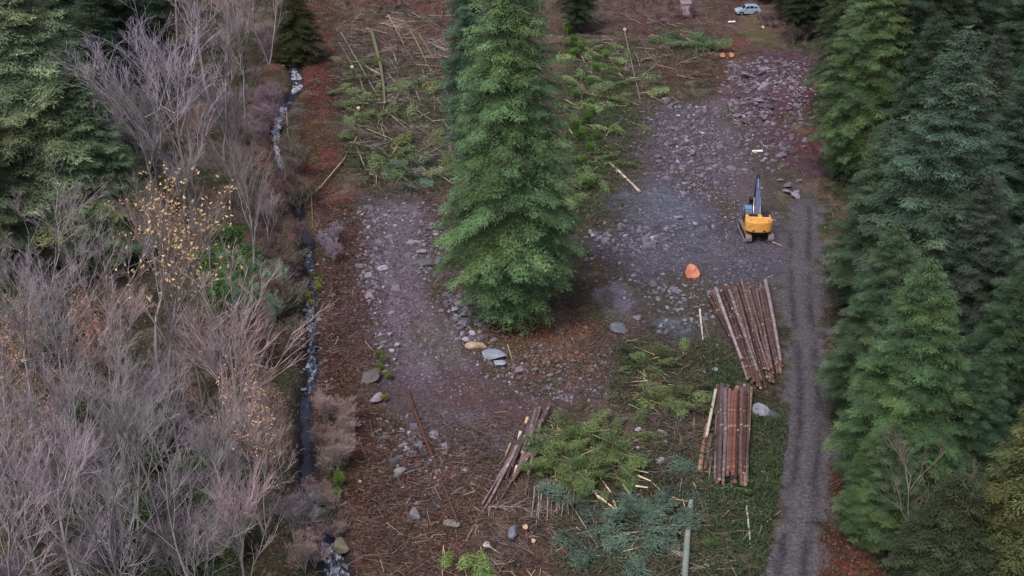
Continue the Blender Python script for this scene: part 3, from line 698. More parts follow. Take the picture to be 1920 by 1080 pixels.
# bare trees, left
mv, mg, gy, pk = (170, 160, 162), (156, 150, 148), (156, 154, 148), (192, 172, 166)
BT = [
 ('wide', 0, 365, 440, 50, (168, 160, 170), 1.15, "large grey bare tree with a broad fan of branches beside the dark evergreens"),
 ('alder', 1, 312, 470, 170, (150, 146, 140), 1.0, "thin grey-brown bare tree left of the large fan-shaped one"),
 ('alder', 0, 432, 420, 150, (150, 144, 146), 1.0, "thin bare tree at the right flank of the large fan-shaped one"),
 ('alder', 2, 395, 190, -80, mv, 1.1, "mauve bare tree at the top, right of the dark evergreens"),
 ('alder', 0, 460, 230, -30, pk, 1.0, "pinkish bare tree at the top beside the stream"),
 ('wide', 1, 505, 120, -110, pk, .9, "pinkish bare tree touching the top edge left of the stream"),
 ('alder', 1, 330, 130, -130, mv, 1.0, "mauve bare tree at the top edge between evergreens and stream"),
 ('wide', 1, 70, 640, 400, (172, 162, 160), 1.25, "bare tree with long pale branches at the left edge below the pale conifer"),
 ('wide', 0, 190, 650, 440, (160, 152, 152), 1.1, "grey bare tree with many limbs beside the yellow-leaved maple"),
 ('alder', 2, 470, 560, 330, (140, 132, 126), 1.0, "dull brown bare tree on the stream bank in the middle left"),
 ('alder', 1, 400, 600, 400, (138, 136, 124), 1.0, "thin olive-grey bare tree above the green willow"),
 ('alder', 0, 235, 860, 580, pk, .95, "pink-grey bare tree with dense fine twigs left of the white trunks"),
 ('alder', 2, 445, 930, 590, (192, 170, 164), 1.2, "large pinkish bare tree spreading over the lower stream bank"),
 ('wide', 0, 500, 1010, 780, pk, .8, "pink bare tree beside the lower stream"),
 ('alder', 1, 330, 1060, 760, gy, 1.1, "grey bare tree in the lower left between white trunks and bottom edge"),
 ('wide', 1, 250, 1080, 800, (152, 148, 152), 1.1, "grey bare tree with tangled twigs low in the left thicket"),
 ('alder', 2, 100, 1130, 800, mg, 1.1, "mauve-grey bare tree near the lower left corner"),
 ('wide', 0, 40, 1230, 880, (176, 164, 170), 1.1, "pale mauve bare tree in the bottom left corner"),
 ('alder', 0, 180, 1210, 880, mv, 1.2, "mauve bare tree at the bottom edge left of the green patch"),
 ('alder', 1, 460, 1200, 910, (184, 164, 162), 1.0, "pinkish mauve bare tree at the bottom edge left of the stream"),
 ('wide', 1, 390, 1190, 900, gy, 1.0, "grey bare tree at the bottom edge over the green patch"),
 ('alder', 2, 300, 1330, 960, gy, 1.1, "grey bare crown poking in from below the bottom edge"),
 ('wide', 1, 1722, 1085, 880, (140, 128, 112), .9, "brownish bare tree in front of the evergreens at the bottom right"),
]
for k, v, a, b, t, c, s, lab in BT: bare(k, v, a, b, t, c, lab, None, None, s)
LT_ = [
 (0, 322, 790, 415, (150, 140, 128), (212, 184, 138), 1.0, "maple with pale trunks and scattered yellow leaves in the left thicket"),
 (1, 300, 700, 430, (160, 140, 126), (216, 182, 146), .9, "maple with orange-yellow leaves at its top in the left thicket"),
 (1, 40, 900, 690, (168, 146, 136), (208, 170, 136), 1.2, "maple with peach-coloured leaves at the left edge"),
 (0, 180, 800, 590, (176, 146, 146), (214, 158, 132), .9, "pink maple with a patch of orange leaves at the left"),
 (0, 500, 880, 700, (186, 160, 160), (206, 178, 130), 1.0, "bare maple with pale yellow leaves at the stream bank"),
 (1, 140, 980, 760, (160, 140, 134), (186, 156, 130), 1.0, "brownish maple with dull leaves low on the left"),
]
for v, a, b, t, c, lc, s, lab in LT_: bare('leafy', v, a, b, t, c, lab, None, lc, s)
for i, (a, b, t) in enumerate([(260, 420, 220), (345, 520, 300), (300, 560, 380), (120, 720, 500), (60, 800, 560), (140, 860, 620), (380, 760, 560), (420, 840, 640), (350, 900, 700), (250, 960, 720), (410, 1000, 790), (180, 1040, 760), (60, 1050, 800), (440, 1060, 840), (480, 1130, 920), (30, 1150, 880), (420, 300, 60), (370, 330, 130), (470, 420, 260), (500, 500, 380)]):
    bare('alder' if i % 3 else 'wide', i, a, b, t, [mg, gy, (150, 140, 134), mv][i % 4], "slender grey bare tree crowded in the left thicket", "slender bare trees of the left thicket", None, 1.1)
for i, (a, b, t, lab) in enumerate([(110, 760, 590, "small maple with thin peach leaves in the upper left thicket"), (470, 960, 740, "small maple with pale leaves over the lower stream bank"), (20, 800, 640, "small maple with pinkish-tan leaves at the left edge"), (530, 900, 780, "low maple with tan leaves right at the stream")]):
    bare('leafy', i, a, b, t, (170, 154, 150), lab, None, (204, 172, 142), 1.1)
# bank brush and understorey shrubs
rs = random.Random(3)
def shrubs(n, poly, cols, hr, kind, label, group, leafcols=None, sx=1.3):
    xs = [p[0] for p in poly]; ys = [p[1] for p in poly]; P = [(float(a), float(b)) for a, b in poly]; k = 0
    while k < n:
        a = rs.uniform(min(xs), max(xs)); b = rs.uniform(min(ys), max(ys))
        if not inside(np.array([a]), np.array([b]), P)[0]: continue
        bare(kind, rs.randrange(9), a, b, 0, rs.choice(cols), label, group, rs.choice(leafcols) if leafcols else None, sx, H=rs.uniform(*hr)); k += 1
shrubs(30, [(440, 280), (575, 290), (590, 430), (565, 460), (560, 720), (490, 700), (450, 480)], [(136, 112, 106), (126, 108, 100), (122, 118, 100)], (2.0, 4.0), 'shrub', "low reddish-brown bare bush on the left bank of the stream", "reddish brush on the left stream bank")
shrubs(16, [(440, 90), (520, 80), (520, 260), (450, 280)], [(160, 140, 146), (146, 130, 134)], (2.0, 3.6), 'shrub', "low pinkish bare bush left of the upper stream", "pinkish brush beside the upper stream")
shrubs(22, [(0, 660), (440, 680), (560, 900), (590, 1100), (0, 1150)], [(144, 136, 142), (128, 124, 122), (150, 138, 144)], (2.4, 4.6), 'shrub', "grey-mauve bare bush filling the lower left thicket", "bare bushes of the lower left thicket")
shrubs(7, [(545, 860), (640, 880), (660, 1080), (560, 1090)], [(176, 150, 150), (166, 150, 136)], (1.5, 2.8), 'shrub', "small pale bare bush overhanging the lower stream", "pale bushes along the lower stream")
shrubs(8, [(595, 760), (650, 770), (660, 880), (600, 900)], [(190, 168, 160), (176, 156, 146)], (1.5, 2.6), 'shrub', "small peach-grey bush on the red bank right of the lower stream", "small bushes on the red bank")
shrubs(5, [(590, 440), (640, 455), (640, 490), (590, 500)], [(170, 160, 172)], (1.4, 2.2), 'shrub', "small pale mauve bush leaning over the middle stream", "pale mauve bushes at the middle stream")
shrubs(12, [(365, 480), (470, 500), (480, 620), (390, 620)], [(96, 110, 76)], (2.4, 4.0), 'lshrub', "green leafy bush under the bare trees in the middle left", "green bushes in the middle left", [(78, 116, 64), (90, 124, 72)])
shrubs(7, [(430, 540), (515, 540), (515, 650), (430, 640)], [(132, 160, 128), (140, 166, 140)], (3.0, 4.6), 'shrub', "pale green willow bush with upright stems beside the stream bank", "pale green willows", None, 1.0)
shrubs(26, [(150, 800), (440, 900), (460, 1100), (300, 1100)], [(96, 104, 76)], (1.6, 3.0), 'lshrub', "green leafy bush among bare trunks in the lower left", "green bushes at the bottom left", [(70, 94, 58), (78, 98, 60)])
shrubs(12, [(0, 570), (90, 580), (90, 700), (0, 700)], [(96, 104, 76)], (1.6, 3.0), 'lshrub', "dull green leafy bush at the left edge below the bare tree", "green bushes at the left edge", [(80, 100, 56)])
shrubs(8, [(1060, 60), (1130, 90), (1160, 180), (1090, 220)], [(96, 100, 76)], (1.0, 1.8), 'lshrub', "low bright green bush right of the big lone conifer", "low green bushes right of the lone conifer", [(104, 146, 66), (90, 130, 60)])
shrubs(10, [(1070, 180), (1140, 220), (1130, 330), (1080, 380)], [(96, 100, 76)], (.9, 1.6), 'lshrub', "leafy green bush below the upper brush beside the lone conifer", "leafy bushes beside the lone conifer", [(96, 136, 62), (80, 116, 56)])
shrubs(16, [(1180, -25), (1340, -25), (1345, 40), (1190, 60)], [(128, 104, 108), (116, 100, 98)], (1.2, 2.4), 'shrub', "low reddish-mauve bush at the top edge round the pale shed", "reddish-mauve bushes at the top edge")
shrubs(12, [(640, -20), (860, -20), (840, 60), (650, 50)], [(124, 106, 106), (112, 100, 92)], (.8, 1.8), 'shrub', "low brown bush at the top edge above the left slash", "brown bushes above the left slash")
shrubs(16, [(1430, 60), (1500, 90), (1540, 60), (1530, 10), (1440, 30)], [(104, 92, 84), (92, 84, 74)], (1.6, 3.0), 'shrub', "dull brown bush behind the end of the stony track", "brown bushes behind the track end")
shrubs(5, [(575, 520), (600, 520), (605, 600), (580, 600)], [(96, 100, 76)], (.6, 1.0), 'lshrub', "small mossy yellow-green bush at the stream's right bank", "mossy bushes on the stream bank", [(132, 140, 62)])
shrubs(5, [(620, 850), (645, 860), (650, 950), (625, 940)], [(96, 100, 76)], (.6, 1.1), 'lshrub', "small green bush between lower stream and red bank", "green bushes at the lower stream", [(104, 132, 60)])
shrubs(7, [(700, 660), (740, 660), (760, 790), (715, 790)], [(96, 100, 76)], (.4, .8), 'lshrub', "small yellow-green bush between red bank and gravel track", "yellow-green bushes left of the gravel track", [(136, 136, 62), (108, 124, 60)])

# ------------------------------------------------------------------ loose rocks
def rock_mesh(seed, flat=1.0):
    import bmesh
    r = random.Random(seed); bm = bmesh.new(); bmesh.ops.create_icosphere(bm, subdivisions=3, radius=.5)
    cuts = [(Vector((r.gauss(0, 1), r.gauss(0, 1), r.gauss(0, 1))).normalized(), r.uniform(.28, .43)) for _ in range(11)]
    for v in bm.verts:
        p = v.co.copy()
        for n, dd in cuts:
            k = p.dot(n)-dd
            if k > 0: p -= n*k
        v.co = Vector((p.x*1.25, p.y, p.z*.85*flat))*(1+r.uniform(-.02, .02))
    me = bpy.data.meshes.new("rock"); bm.to_mesh(me); bm.free(); me.materials.append(M_ROCK); return me
ROCKS = [rock_mesh(s, .7+.1*(s % 4)) for s in range(8)]
rr = random.Random(21)
def rock(px, py, size, col, label, group=None, name="rock", sc3=(1, 1, 1), rz=None, k=None, sink=.08):
    p = at(px, py); o = bpy.data.objects.new(name, ROCKS[rr.randrange(8) if k is None else k]); link(o)
    o.location = (p.x, p.y, p.z+size*sc3[2]*.42-size*sink); o.scale = [size*s for s in sc3]
    o.rotation_euler = (rr.uniform(-.3, .3), rr.uniform(-.3, .3), rr.uniform(0, 6.28) if rz is None else rz)
    j = rr.uniform(.8, 1.2); o.color = L4(*col, j); tag(o, label, "rock", group); return o
rock(893, 655, 1.75, (186, 160, 140), "tan flat-topped boulder beside the blue-grey one, left of the lone conifer's foot", name="boulder", sc3=(1, .9, .7), rz=.2, k=1)
rock(926, 670, 1.9, (138, 146, 162), "long blue-grey boulder lying next to the tan flat-topped one", name="boulder", sc3=(1.25, 1.1, .55), rz=-.8, k=2)
rock(937, 684, 1.0, (160, 168, 186), "small blue-grey boulder at the lower end of the long one", name="boulder", sc3=(1, 1, .6), k=3)
rock(976, 698, 1.0, (136, 122, 134), "mauve-grey boulder right of the thin stick by the blue-grey boulder", name="boulder", k=0)
rock(1162, 622, 1.7, (112, 112, 124), "grey boulder below the round silt patch", name="boulder", sc3=(.8, 1.2, .7), k=4)
rock(1426, 776, 1.5, (134, 136, 150), "rounded pale grey boulder between the lower log stack and the road", name="boulder", sc3=(1.1, .9, .7), k=5)
rock(1449, 784, 1.4, (100, 106, 124), "blue-grey boulder nearest the road below the upper log stack", name="boulder", sc3=(.9, 1.2, .6), k=6)
rock(706, 750, 1.2, (142, 134, 144), "pale boulder on the red bank left of the long rusty pole", name="boulder", sc3=(1.1, .8, .6), k=2)
rock(692, 712, 1.8, (104, 96, 96), "brown-grey boulder above the pale one on the red bank", name="boulder", sc3=(.9, 1.4, .5), k=7)
rock(799, 496, 1.9, (110, 110, 118), "grey slab at the right rim of the left gravel track", name="boulder", sc3=(.8, 1.5, .5), k=1, rz=.1)
rock(962, 1006, 1.25, (120, 120, 136), "dark grey slab leaning among the sticks below the grey log stack", name="boulder", sc3=(1.1, .8, .8), k=3)
rock(914, 1027, .62, (188, 180, 186), "pale round stone left of the leaning grey slab", name="boulder", k=5)
rock(1340, 697, .6, (150, 148, 156), "pale round stone beside the lower end of the upper log stack", k=5)
rock(848, 985, 1.0, (124, 122, 118), "grey-green stone at the lower end of the rusty pole", name="boulder", sc3=(.9, 1.5, .6), k=4)
rock(778, 970, 1.1, (120, 118, 124), "grey stone on the red ground near the bottom, left of the rusty pole", name="boulder", k=6)
rock(745, 650, .55, (188, 180, 190), "pale lilac stone on the left edge of the gravel track", k=2)
rock(735, 660, .45, (188, 180, 190), "smaller pale stone touching the lilac one on the track edge", k=3)
rock(1240, 815, .7, (170, 168, 184), "pale blue-grey stone in the grass left of the lower log stack", k=4)
rock(1238, 868, .7, (160, 156, 170), "pale stone right of the green brush pile", k=1)
rock(888, 572, 1.1, (142, 134, 146), "largest pale stone of the heap at the conifer's left foot", name="boulder", k=0)
rock(600, 975, 1.3, (110, 112, 96), "mossy stone at the lower stream's edge", name="boulder", k=3)
rock(640, 1030, 1.5, (120, 112, 96), "brown boulder on the right bank of the lower stream", name="boulder", k=6)
ZR = [
 (46, [(850, 560), (900, 560), (915, 600), (880, 640), (850, 610)], (.35, .85), [(142, 134, 148), (120, 112, 126), (160, 152, 162)], "angular grey stone in the heap left of the lone conifer's foot", "stones heaped left of the conifer's foot"),
 (26, [(675, 400), (705, 400), (705, 560), (680, 560)], (.3, .6), [(150, 142, 152), (128, 122, 130)], "grey stone on the left rim of the gravel track", "stones on the left rim of the gravel track"),
 (24, [(690, 560), (715, 560), (745, 690), (720, 690)], (.3, .6), [(150, 142, 152), (134, 124, 130)], "grey stone along the lower left rim of the gravel track", "stones on the lower left rim of the track"),
 (26, [(775, 420), (820, 420), (815, 510), (785, 520)], (.35, .8), [(124, 118, 130), (146, 140, 150)], "grey stone on the right rim of the gravel track", "stones on the right rim of the gravel track"),
 (20, [(700, 380), (830, 380), (820, 415), (700, 415)], (.3, .6), [(150, 142, 152), (128, 122, 130)], "small grey stone at the upper end of the gravel track", "stones at the upper end of the gravel track"),
 (30, [(710, 800), (830, 800), (840, 890), (750, 890)], (.35, .9), [(128, 122, 130), (140, 134, 142)], "grey stone either side of the rusty pole", "stones round the rusty pole"),
 (24, [(1215, 260), (1310, 270), (1310, 330), (1215, 310)], (.5, 1.0), [(136, 128, 138), (108, 102, 112)], "grey rock in the rubble beyond the blue-grey gravel", "rocks in the rubble beyond the gravel"),
 (16, [(1235, 185), (1290, 190), (1320, 240), (1260, 250)], (.5, 1.0), [(124, 120, 134), (104, 98, 110)], "dark rock in the rubble at the upper left of the clearing road", "rocks in the upper rubble"),
 (40, [(1370, 130), (1470, 130), (1490, 230), (1400, 260), (1350, 220)], (.7, 1.6), [(112, 104, 118), (132, 122, 136), (96, 82, 94)], "purplish rock on the spoil bank right of the clearing", "purplish rocks on the spoil bank"),
 (14, [(1440, 325), (1500, 340), (1505, 375), (1450, 365)], (.5, 1.1), [(140, 136, 150), (112, 108, 122)], "grey rock right of the digger's arm", "rocks right of the digger's arm"),
 (18, [(1250, 400), (1340, 420), (1340, 445), (1240, 430)], (.4, .8), [(140, 140, 156), (112, 110, 124)], "blue-grey stone in the gravel left of the digger", "stones in the gravel left of the digger"),
 (22, [(1115, 440), (1215, 440), (1225, 470), (1120, 470)], (.35, .8), [(104, 100, 104), (132, 128, 138)], "dark stone along the edge above the silt patch", "dark stones above the silt patch"),
 (28, [(1220, 540), (1310, 520), (1320, 600), (1240, 610)], (.35, .8), [(112, 114, 124), (132, 132, 142)], "grey stone in the rubble left of the upper log stack", "stones left of the upper log stack"),
 (22, [(550, 480), (600, 480), (605, 760), (560, 760)], (.4, .9), [(88, 86, 96), (120, 118, 130)], "wet grey rock in the middle stream", "wet rocks in the middle stream"),
 (12, [(580, 880), (660, 1000), (650, 1070), (600, 1060)], (.5, 1.1), [(84, 82, 90), (112, 108, 112)], "wet dark rock in the lower stream", "wet rocks in the lower stream"),
 (10, [(530, 100), (570, 170), (520, 240), (500, 260)], (.6, 1.1), [(88, 86, 96), (112, 108, 118)], "dark rock in the upper stream", "dark rocks in the upper stream"),
 (10, [(940, 670), (1040, 690), (1040, 720), (960, 715)], (.35, .7), [(120, 108, 118)], "mauve-grey stone in the earth below the lone conifer", "stones below the lone conifer"),
 (8, [(1190, 750), (1260, 780), (1250, 870), (1190, 870)], (.3, .6), [(160, 156, 166)], "pale stone in the grass beside the green brush pile", "pale stones beside the brush pile"),
]
def in_poly(poly, r):
    xs = [p[0] for p in poly]; ys = [p[1] for p in poly]
    while True:
        a = r.uniform(min(xs), max(xs)); b = r.uniform(min(ys), max(ys))
        if inside(np.array([a]), np.array([b]), poly)[0]: return a, b
n_rock = 22
for n, poly, sz, cols, lab, grp in ZR:
    for _ in range(int(n*.66)):
        a, b = in_poly(poly, rr); s = rr.uniform(*sz)*rr.choice((.7, .9, 1, 1.15))
        rock(a, b, s, rr.choice(cols), lab, grp, sc3=(1, rr.uniform(.7, 1.2), rr.uniform(.5, .9))); n_rock += 1

# ------------------------------------------------------------------ uncountable cover: gravel, twigs, leaves, low plants
rng = np.random.default_rng(77)
def scatter(n, polys):
    """points spread over the listed photo regions, back on the ground"""
    out = []
    for wgt, poly in polys:
        P = np.array(W(poly)); lo = P.min(0); hi = P.max(0); got = 0; m = int(n*wgt)
        while got < m:
            q = rng.uniform(lo, hi, (m*2, 2)); keep = inside(q[:, 0], q[:, 1], [tuple(v) for v in P])
            # clumpy
            c = fbm(q[:, 0]/1.6, q[:, 1]/1.6, 5, 3); keep &= c > rng.uniform(.25, .62, len(q))
            q = q[keep][:m-got]; out.append(q); got += len(q)
    q = np.concatenate(out); q = q+rng.normal(0, 1.0, q.shape)*rng.choice([.3, 1, 2.2], (len(q), 1)); dr, pr = seg_dist(q[:, 0], q[:, 1], ROAD); q = q[dr > np.interp(pr, range(len(ROAD_W)), ROAD_W)-.2]; ds, ps = seg_dist(q[:, 0], q[:, 1], STREAM); q = q[ds > np.interp(ps, range(len(STREAM_W)), STREAM_W)*.8]; z = surf(q[:, 0], q[:, 1]); return np.column_stack([q, z])
GRAV = [(.09, [(675, 385), (712, 385), (715, 560), (745, 680), (715, 690), (680, 560)]), (.05, [(690, 385), (830, 385), (825, 430), (700, 425)]), (.05, [(770, 400), (825, 420), (815, 520), (785, 520)]), (.07, [(700, 400), (800, 560), (880, 640), (900, 760), (760, 720)]), (.06, [(840, 550), (920, 560), (900, 650), (850, 640)]),
        (.2, [(1110, 440), (1200, 340), (1320, 340), (1440, 400), (1480, 470), (1400, 560), (1300, 620), (1220, 600), (1110, 520)]), (.18, [(1210, 200), (1340, 190), (1400, 300), (1380, 390), (1250, 340)]),
        (.14, [(1360, 120), (1520, 120), (1500, 260), (1460, 330), (1380, 240)]), (.08, [(700, 780), (850, 780), (900, 900), (780, 1000)]), (.08, [(900, 650), (1170, 640), (1150, 760), (920, 760)]), (.05, [(560, 450), (610, 450), (640, 1000), (570, 900)])]
def stuff_mesh(name, me, color=None):
    o = link(bpy.data.objects.new(name, me)); tag(o, kind="stuff")
    if color: o.color = L4(*color)
    return o
def gravel(n, zones, smin=.07, smax=.22, name='gravel'):
    P = scatter(n, zones); n = len(P)
    base = np.array([(-1, -1, -.5), (1, -1, -.5), (1, 1, -.5), (-1, 1, -.5), (-.7, -.6, .6), (.6, -.7, .5), (.7, .6, .7), (-.6, .7, .5)])*.5
    fs = np.array([(4, 5, 6, 7), (0, 1, 5, 4), (1, 2, 6, 5), (2, 3, 7, 6), (3, 0, 4, 7)])
    s = rng.uniform(smin, smax, n)*rng.choice([.7, 1, 1.5], n, p=[.5, .4, .1]); a = rng.uniform(0, 6.28, n)
    V = base[None]*(1+rng.normal(0, .16, (n, 8, 3)))*s[:, None, None]
    V[:, :, 0] *= rng.uniform(.8, 1.7, n)[:, None]; V[:, :, 2] *= .8
    x = V[:, :, 0]*np.cos(a)[:, None]-V[:, :, 1]*np.sin(a)[:, None]; y = V[:, :, 0]*np.sin(a)[:, None]+V[:, :, 1]*np.cos(a)[:, None]
    V = np.stack([x+P[:, 0:1], y+P[:, 1:2], V[:, :, 2]+P[:, 2:3]+(s*.25)[:, None]], 2)
    Q = (np.arange(n)*8)[:, None, None]+fs[None]
    tone = np.repeat(rng.choice([.5, .8, 1.1, 1.5, 2.3], n, p=[.25, .33, .29, .10, .03]), 8)
    m, nt, b = new_mat("gravel_stone", .85, .3); A = nt.nodes.new("ShaderNodeAttribute"); A.attribute_name = "tone"
    rgb = nt.nodes.new("ShaderNodeRGB"); rgb.outputs[0].default_value = L4(118, 112, 124)
    nt.links.new(scalecol(nt, rgb.outputs[0], A.outputs["Fac"]), b.inputs["Base Color"])
    stuff_mesh(name, np_mesh(name, V.reshape(-1, 3), Q.reshape(-1, 4), m, False, {"tone": tone}))
gravel(11000, GRAV)
gravel(1900, [(.40, [(1370, 120), (1500, 125), (1510, 250), (1440, 320), (1370, 230)]), (.22, [(1210, 200), (1330, 200), (1370, 320), (1300, 380), (1220, 320)]), (.10, [(1110, 430), (1260, 430), (1250, 475), (1120, 470)]), (.04, [(1200, 520), (1320, 520), (1320, 620), (1230, 620)]),
             (.06, [(840, 550), (915, 560), (905, 650), (855, 630)]), (.04, [(680, 390), (705, 390), (710, 560), (690, 560)]), (.04, [(780, 410), (820, 420), (815, 510), (785, 510)]), (.04, [(710, 800), (830, 800), (840, 890), (750, 890)])], .22, .52, 'rubble')
SLASH = [(.28, [(640, 60), (850, 60), (860, 370), (700, 380)]), (.10, [(650, -30), (850, -30), (850, 150), (640, 120)]), (.08, [(1060, 0), (1370, 0), (1350, 160), (1070, 160)]), (.05, [(1060, 130), (1230, 150), (1200, 420), (1090, 400)]),
         (.13, [(1150, 620), (1320, 640), (1320, 800), (1150, 790)]), (.18, [(900, 900), (1440, 860), (1440, 1120), (880, 1120)]), (.06, [(760, 350), (880, 360), (900, 560), (820, 540)]),
         (.10, [(700, 800), (960, 800), (900, 1100), (700, 1100)]), (.03, [(590, 350), (680, 360), (700, 1080), (600, 1080)]), (.06, [(1180, 780), (1340, 780), (1340, 900), (1200, 900)])]
def woody(n):
    P = scatter(n, SLASH); n = len(P); L = rng.gamma(2.2, .38, n)+.2; a = rng.uniform(0, 6.28, n); e = rng.normal(.06, .16, n)
    D = np.stack([np.cos(a)*np.cos(e), np.sin(a)*np.cos(e), np.sin(e)], 1); P[:, 2] += rng.uniform(.03, .35, n)
    r = rng.uniform(.012, .035, n); segs = list(zip(P-D*L[:, None]/2, P+D*L[:, None]/2, r, r*.6))
    v, q = tri_tubes(segs); tone = np.repeat(rng.choice([.5, .8, 1.2, 1.9, 3.0], n, p=[.3, .36, .25, .075, .015]), 6)
    m, nt, b = new_mat("twig_wood", .9, .2); A = nt.nodes.new("ShaderNodeAttribute"); A.attribute_name = "tone"
    rgb = nt.nodes.new("ShaderNodeRGB"); rgb.outputs[0].default_value = L4(106, 94, 90)
    nt.links.new(scalecol(nt, rgb.outputs[0], A.outputs["Fac"]), b.inputs["Base Color"])
    stuff_mesh("woody_debris", np_mesh("woody_debris", v, q, m, False, {"tone": tone}))
woody(20000)
def litter(name, n, polys, col, ln, wd, up=.4, dz=.1):
    P = scatter(n, polys); n = len(P); P[:, 2] += rng.uniform(.02, dz, n); D = rng.normal(size=(n, 3)); D[:, 2] = np.abs(D[:, 2])*up
    v, q, t = leaf_quads(P, D, rng.uniform(ln*.5, ln*1.3, n), wd, 0, rng.uniform(.5, 1.4, n), .3)
    stuff_mesh(name, np_mesh(name, v, q, M_LITTER, False, {"tone": t}), col)
litter("fallen_leaves", 34000, [(.3, [(560, -40), (630, -40), (640, 400), (570, 400)]), (.3, [(590, 380), (690, 400), (700, 800), (600, 800)]), (.2, [(620, 780), (760, 800), (860, 1100), (660, 1100)]), (.1, [(1230, 90), (1360, 90), (1370, 150), (1240, 150)]),
        (.05, [(760, 850), (900, 850), (900, 1000), (780, 1000)]), (.05, [(1540, 850), (1620, 880), (1660, 1120), (1520, 1120)])], (104, 72, 67), .20, .16)
litter("dry_leaves", 16000, [(.3, [(640, -30), (860, -30), (860, 160), (640, 100)]), (.15, [(1060, -20), (1400, -20), (1380, 90), (1060, 60)]), (.25, [(900, 600), (1170, 600), (1130, 720), (900, 700)]), (.2, [(720, 780), (1000, 800), (1000, 1080), (760, 1080)]), (.2, [(1200, 840), (1460, 800), (1450, 1100), (1060, 1100)])], (122, 92, 78), .20, .16)
litter("ground_plants", 60000, [(.16, [(1200, 840), (1460, 840), (1450, 1120), (1060, 1120), (1060, 960)]), (.14, [(1150, 640), (1330, 660), (1340, 760), (1170, 780)]), (.2, [(640, 110), (850, 120), (860, 370), (680, 370)]), (.12, [(1060, 70), (1150, 90), (1220, 230), (1170, 420), (1080, 420)]),
        (.06, [(1150, 60), (1350, 90), (1320, 200), (1220, 190)]), (.16, [(-40, 400), (540, 440), (580, 1120), (-40, 1120)]), (.06, [(1320, 640), (1400, 700), (1330, 760), (1300, 700)]), (.1, [(1400, 770), (1480, 780), (1460, 1060), (1400, 1000)])], (80, 90, 66), .34, .1, 1.4, .25)
litter("ferns", 26000, [(.25, [(1320, 860), (1460, 800), (1450, 1100), (1330, 1080)]), (.25, [(1080, 130), (1160, 120), (1180, 260), (1090, 420), (1060, 300)]), (.15, [(650, 280), (760, 300), (840, 340), (700, 340)]), (.2, [(340, 460), (520, 520), (500, 640), (380, 600)]), (.15, [(300, 940), (450, 960), (440, 1120), (280, 1120)])], (76, 92, 60), .40, .10, 1.4, .3)

# ------------------------------------------------------------------ cut boughs in piles
def bough_mesh(seed, L=2.6):
    global rng
    rng = np.random.default_rng(seed); Vs = []; Qs = []; Ts = []; off = 0
    P, D = frond_points((0, 0, .15), 0, L, .25, .25, .10, .34); D[:, 2] *= .4
    v, q, t = leaf_quads(P, D, rng.uniform(.14, .28, len(P)), .06, .1, rng.uniform(.6, 1.5, len(P)))
    sv, sq = tri_tubes([((-.5, 0, .1), (L*.5, 0, .22), .035, .02), ((L*.5, 0, .22), (L*.95, 0, .15), .02, .01)])
    n = len(v); V = np.concatenate([v, sv]); Q = np.concatenate([q, sq+n]); mi = np.r_[np.zeros(len(q)), np.ones(len(sq))]
    return np_mesh("bough", V, Q, [M_NEEDLE, M_CUT], False, {"tone": np.r_[t, np.ones(len(sv))]}, mi)
BOUGH = [bough_mesh(s) for s in (31, 32, 33, 34)]
rb = random.Random(9); REST = []
def boughs(n, poly, col, label, group, hump=0., ang=None, sz=(.7, 1.2), jit=.6, rest=0):
    cx = sum(p[0] for p in poly)/len(poly); cy = sum(p[1] for p in poly)/len(poly); c0 = at(cx, cy)
    P = [at(*p) for p in poly]; rad = max((q-c0).length for q in P)
    for i in range(n+rest):
        a, b = in_poly(poly, rb); p = at(a, b); t = max(0, 1-((p-c0).length/rad)**2)
        me = rb.choice(BOUGH); s = rb.uniform(*sz)
        if i >= n:
            REST.append((me, Matrix.LocRotScale(Vector((p.x, p.y, p.z+hump*t*rb.uniform(0, 1))), __import__('mathutils').Euler((rb.uniform(-.7, .7), rb.uniform(-.35, .45), rb.uniform(0, 6.28))), (s, s, s)))); continue
        o = bpy.data.objects.new("cut_bough", me); link(o)
        o.location = (p.x, p.y, p.z+hump*t*rb.uniform(.0, 1)); o.scale = (s, s, s)
        o.rotation_euler = (rb.uniform(-.7, .7), rb.uniform(-.35, .45), (rb.uniform(0, 6.28) if ang is None else ang+rb.gauss(0, jit)))
        k = rb.uniform(.7, 1.05); o.color = L4(*mute(col, .3), k); tag(o, label, "branch", group)
boughs(72, [(1012, 812), (1100, 800), (1205, 812), (1205, 880), (1150, 928), (1060, 928), (1008, 890)], (104, 132, 66), "bright green cut bough on the brush pile right of the grey log stack", "green boughs of the brush pile", 1.7, -1.5, (.6, 1.1), 1.4, rest=46)
boughs(30, [(1165, 660), (1290, 655), (1315, 740), (1250, 785), (1175, 770)], (84, 96, 56), "olive cut bough in the brush heap left of the upper log stack", "olive boughs of the brush heap", .8, rest=24)
boughs(62, [(1075, 940), (1200, 930), (1320, 870), (1330, 920), (1210, 1070), (1070, 1080)], (94, 124, 106), "pale blue-green cut bough strewn below the brush pile", "blue-green boughs below the brush pile", .2, sz=(.8, 1.4))
boughs(12, [(825, 1030), (905, 1035), (905, 1085), (820, 1085)], (134, 168, 78), "yellow-green cut bough at the bottom edge under the grey log stack", "yellow-green boughs at the bottom edge", .6, -1.4, (.8, 1.2), .4)
boughs(22, [(1200, 60), (1325, 70), (1328, 92), (1230, 88)], (92, 126, 78), "green cut bough in the row near the top of the clearing", "row of green boughs near the top", .5, -.9, (1.1, 1.7), .3)
boughs(10, [(735, 310), (800, 300), (790, 345), (735, 352)], (96, 138, 116), "blue-green cut bough at the lower end of the slash left of the lone conifer", "blue-green boughs in the slash", .3, sz=(1., 1.6))
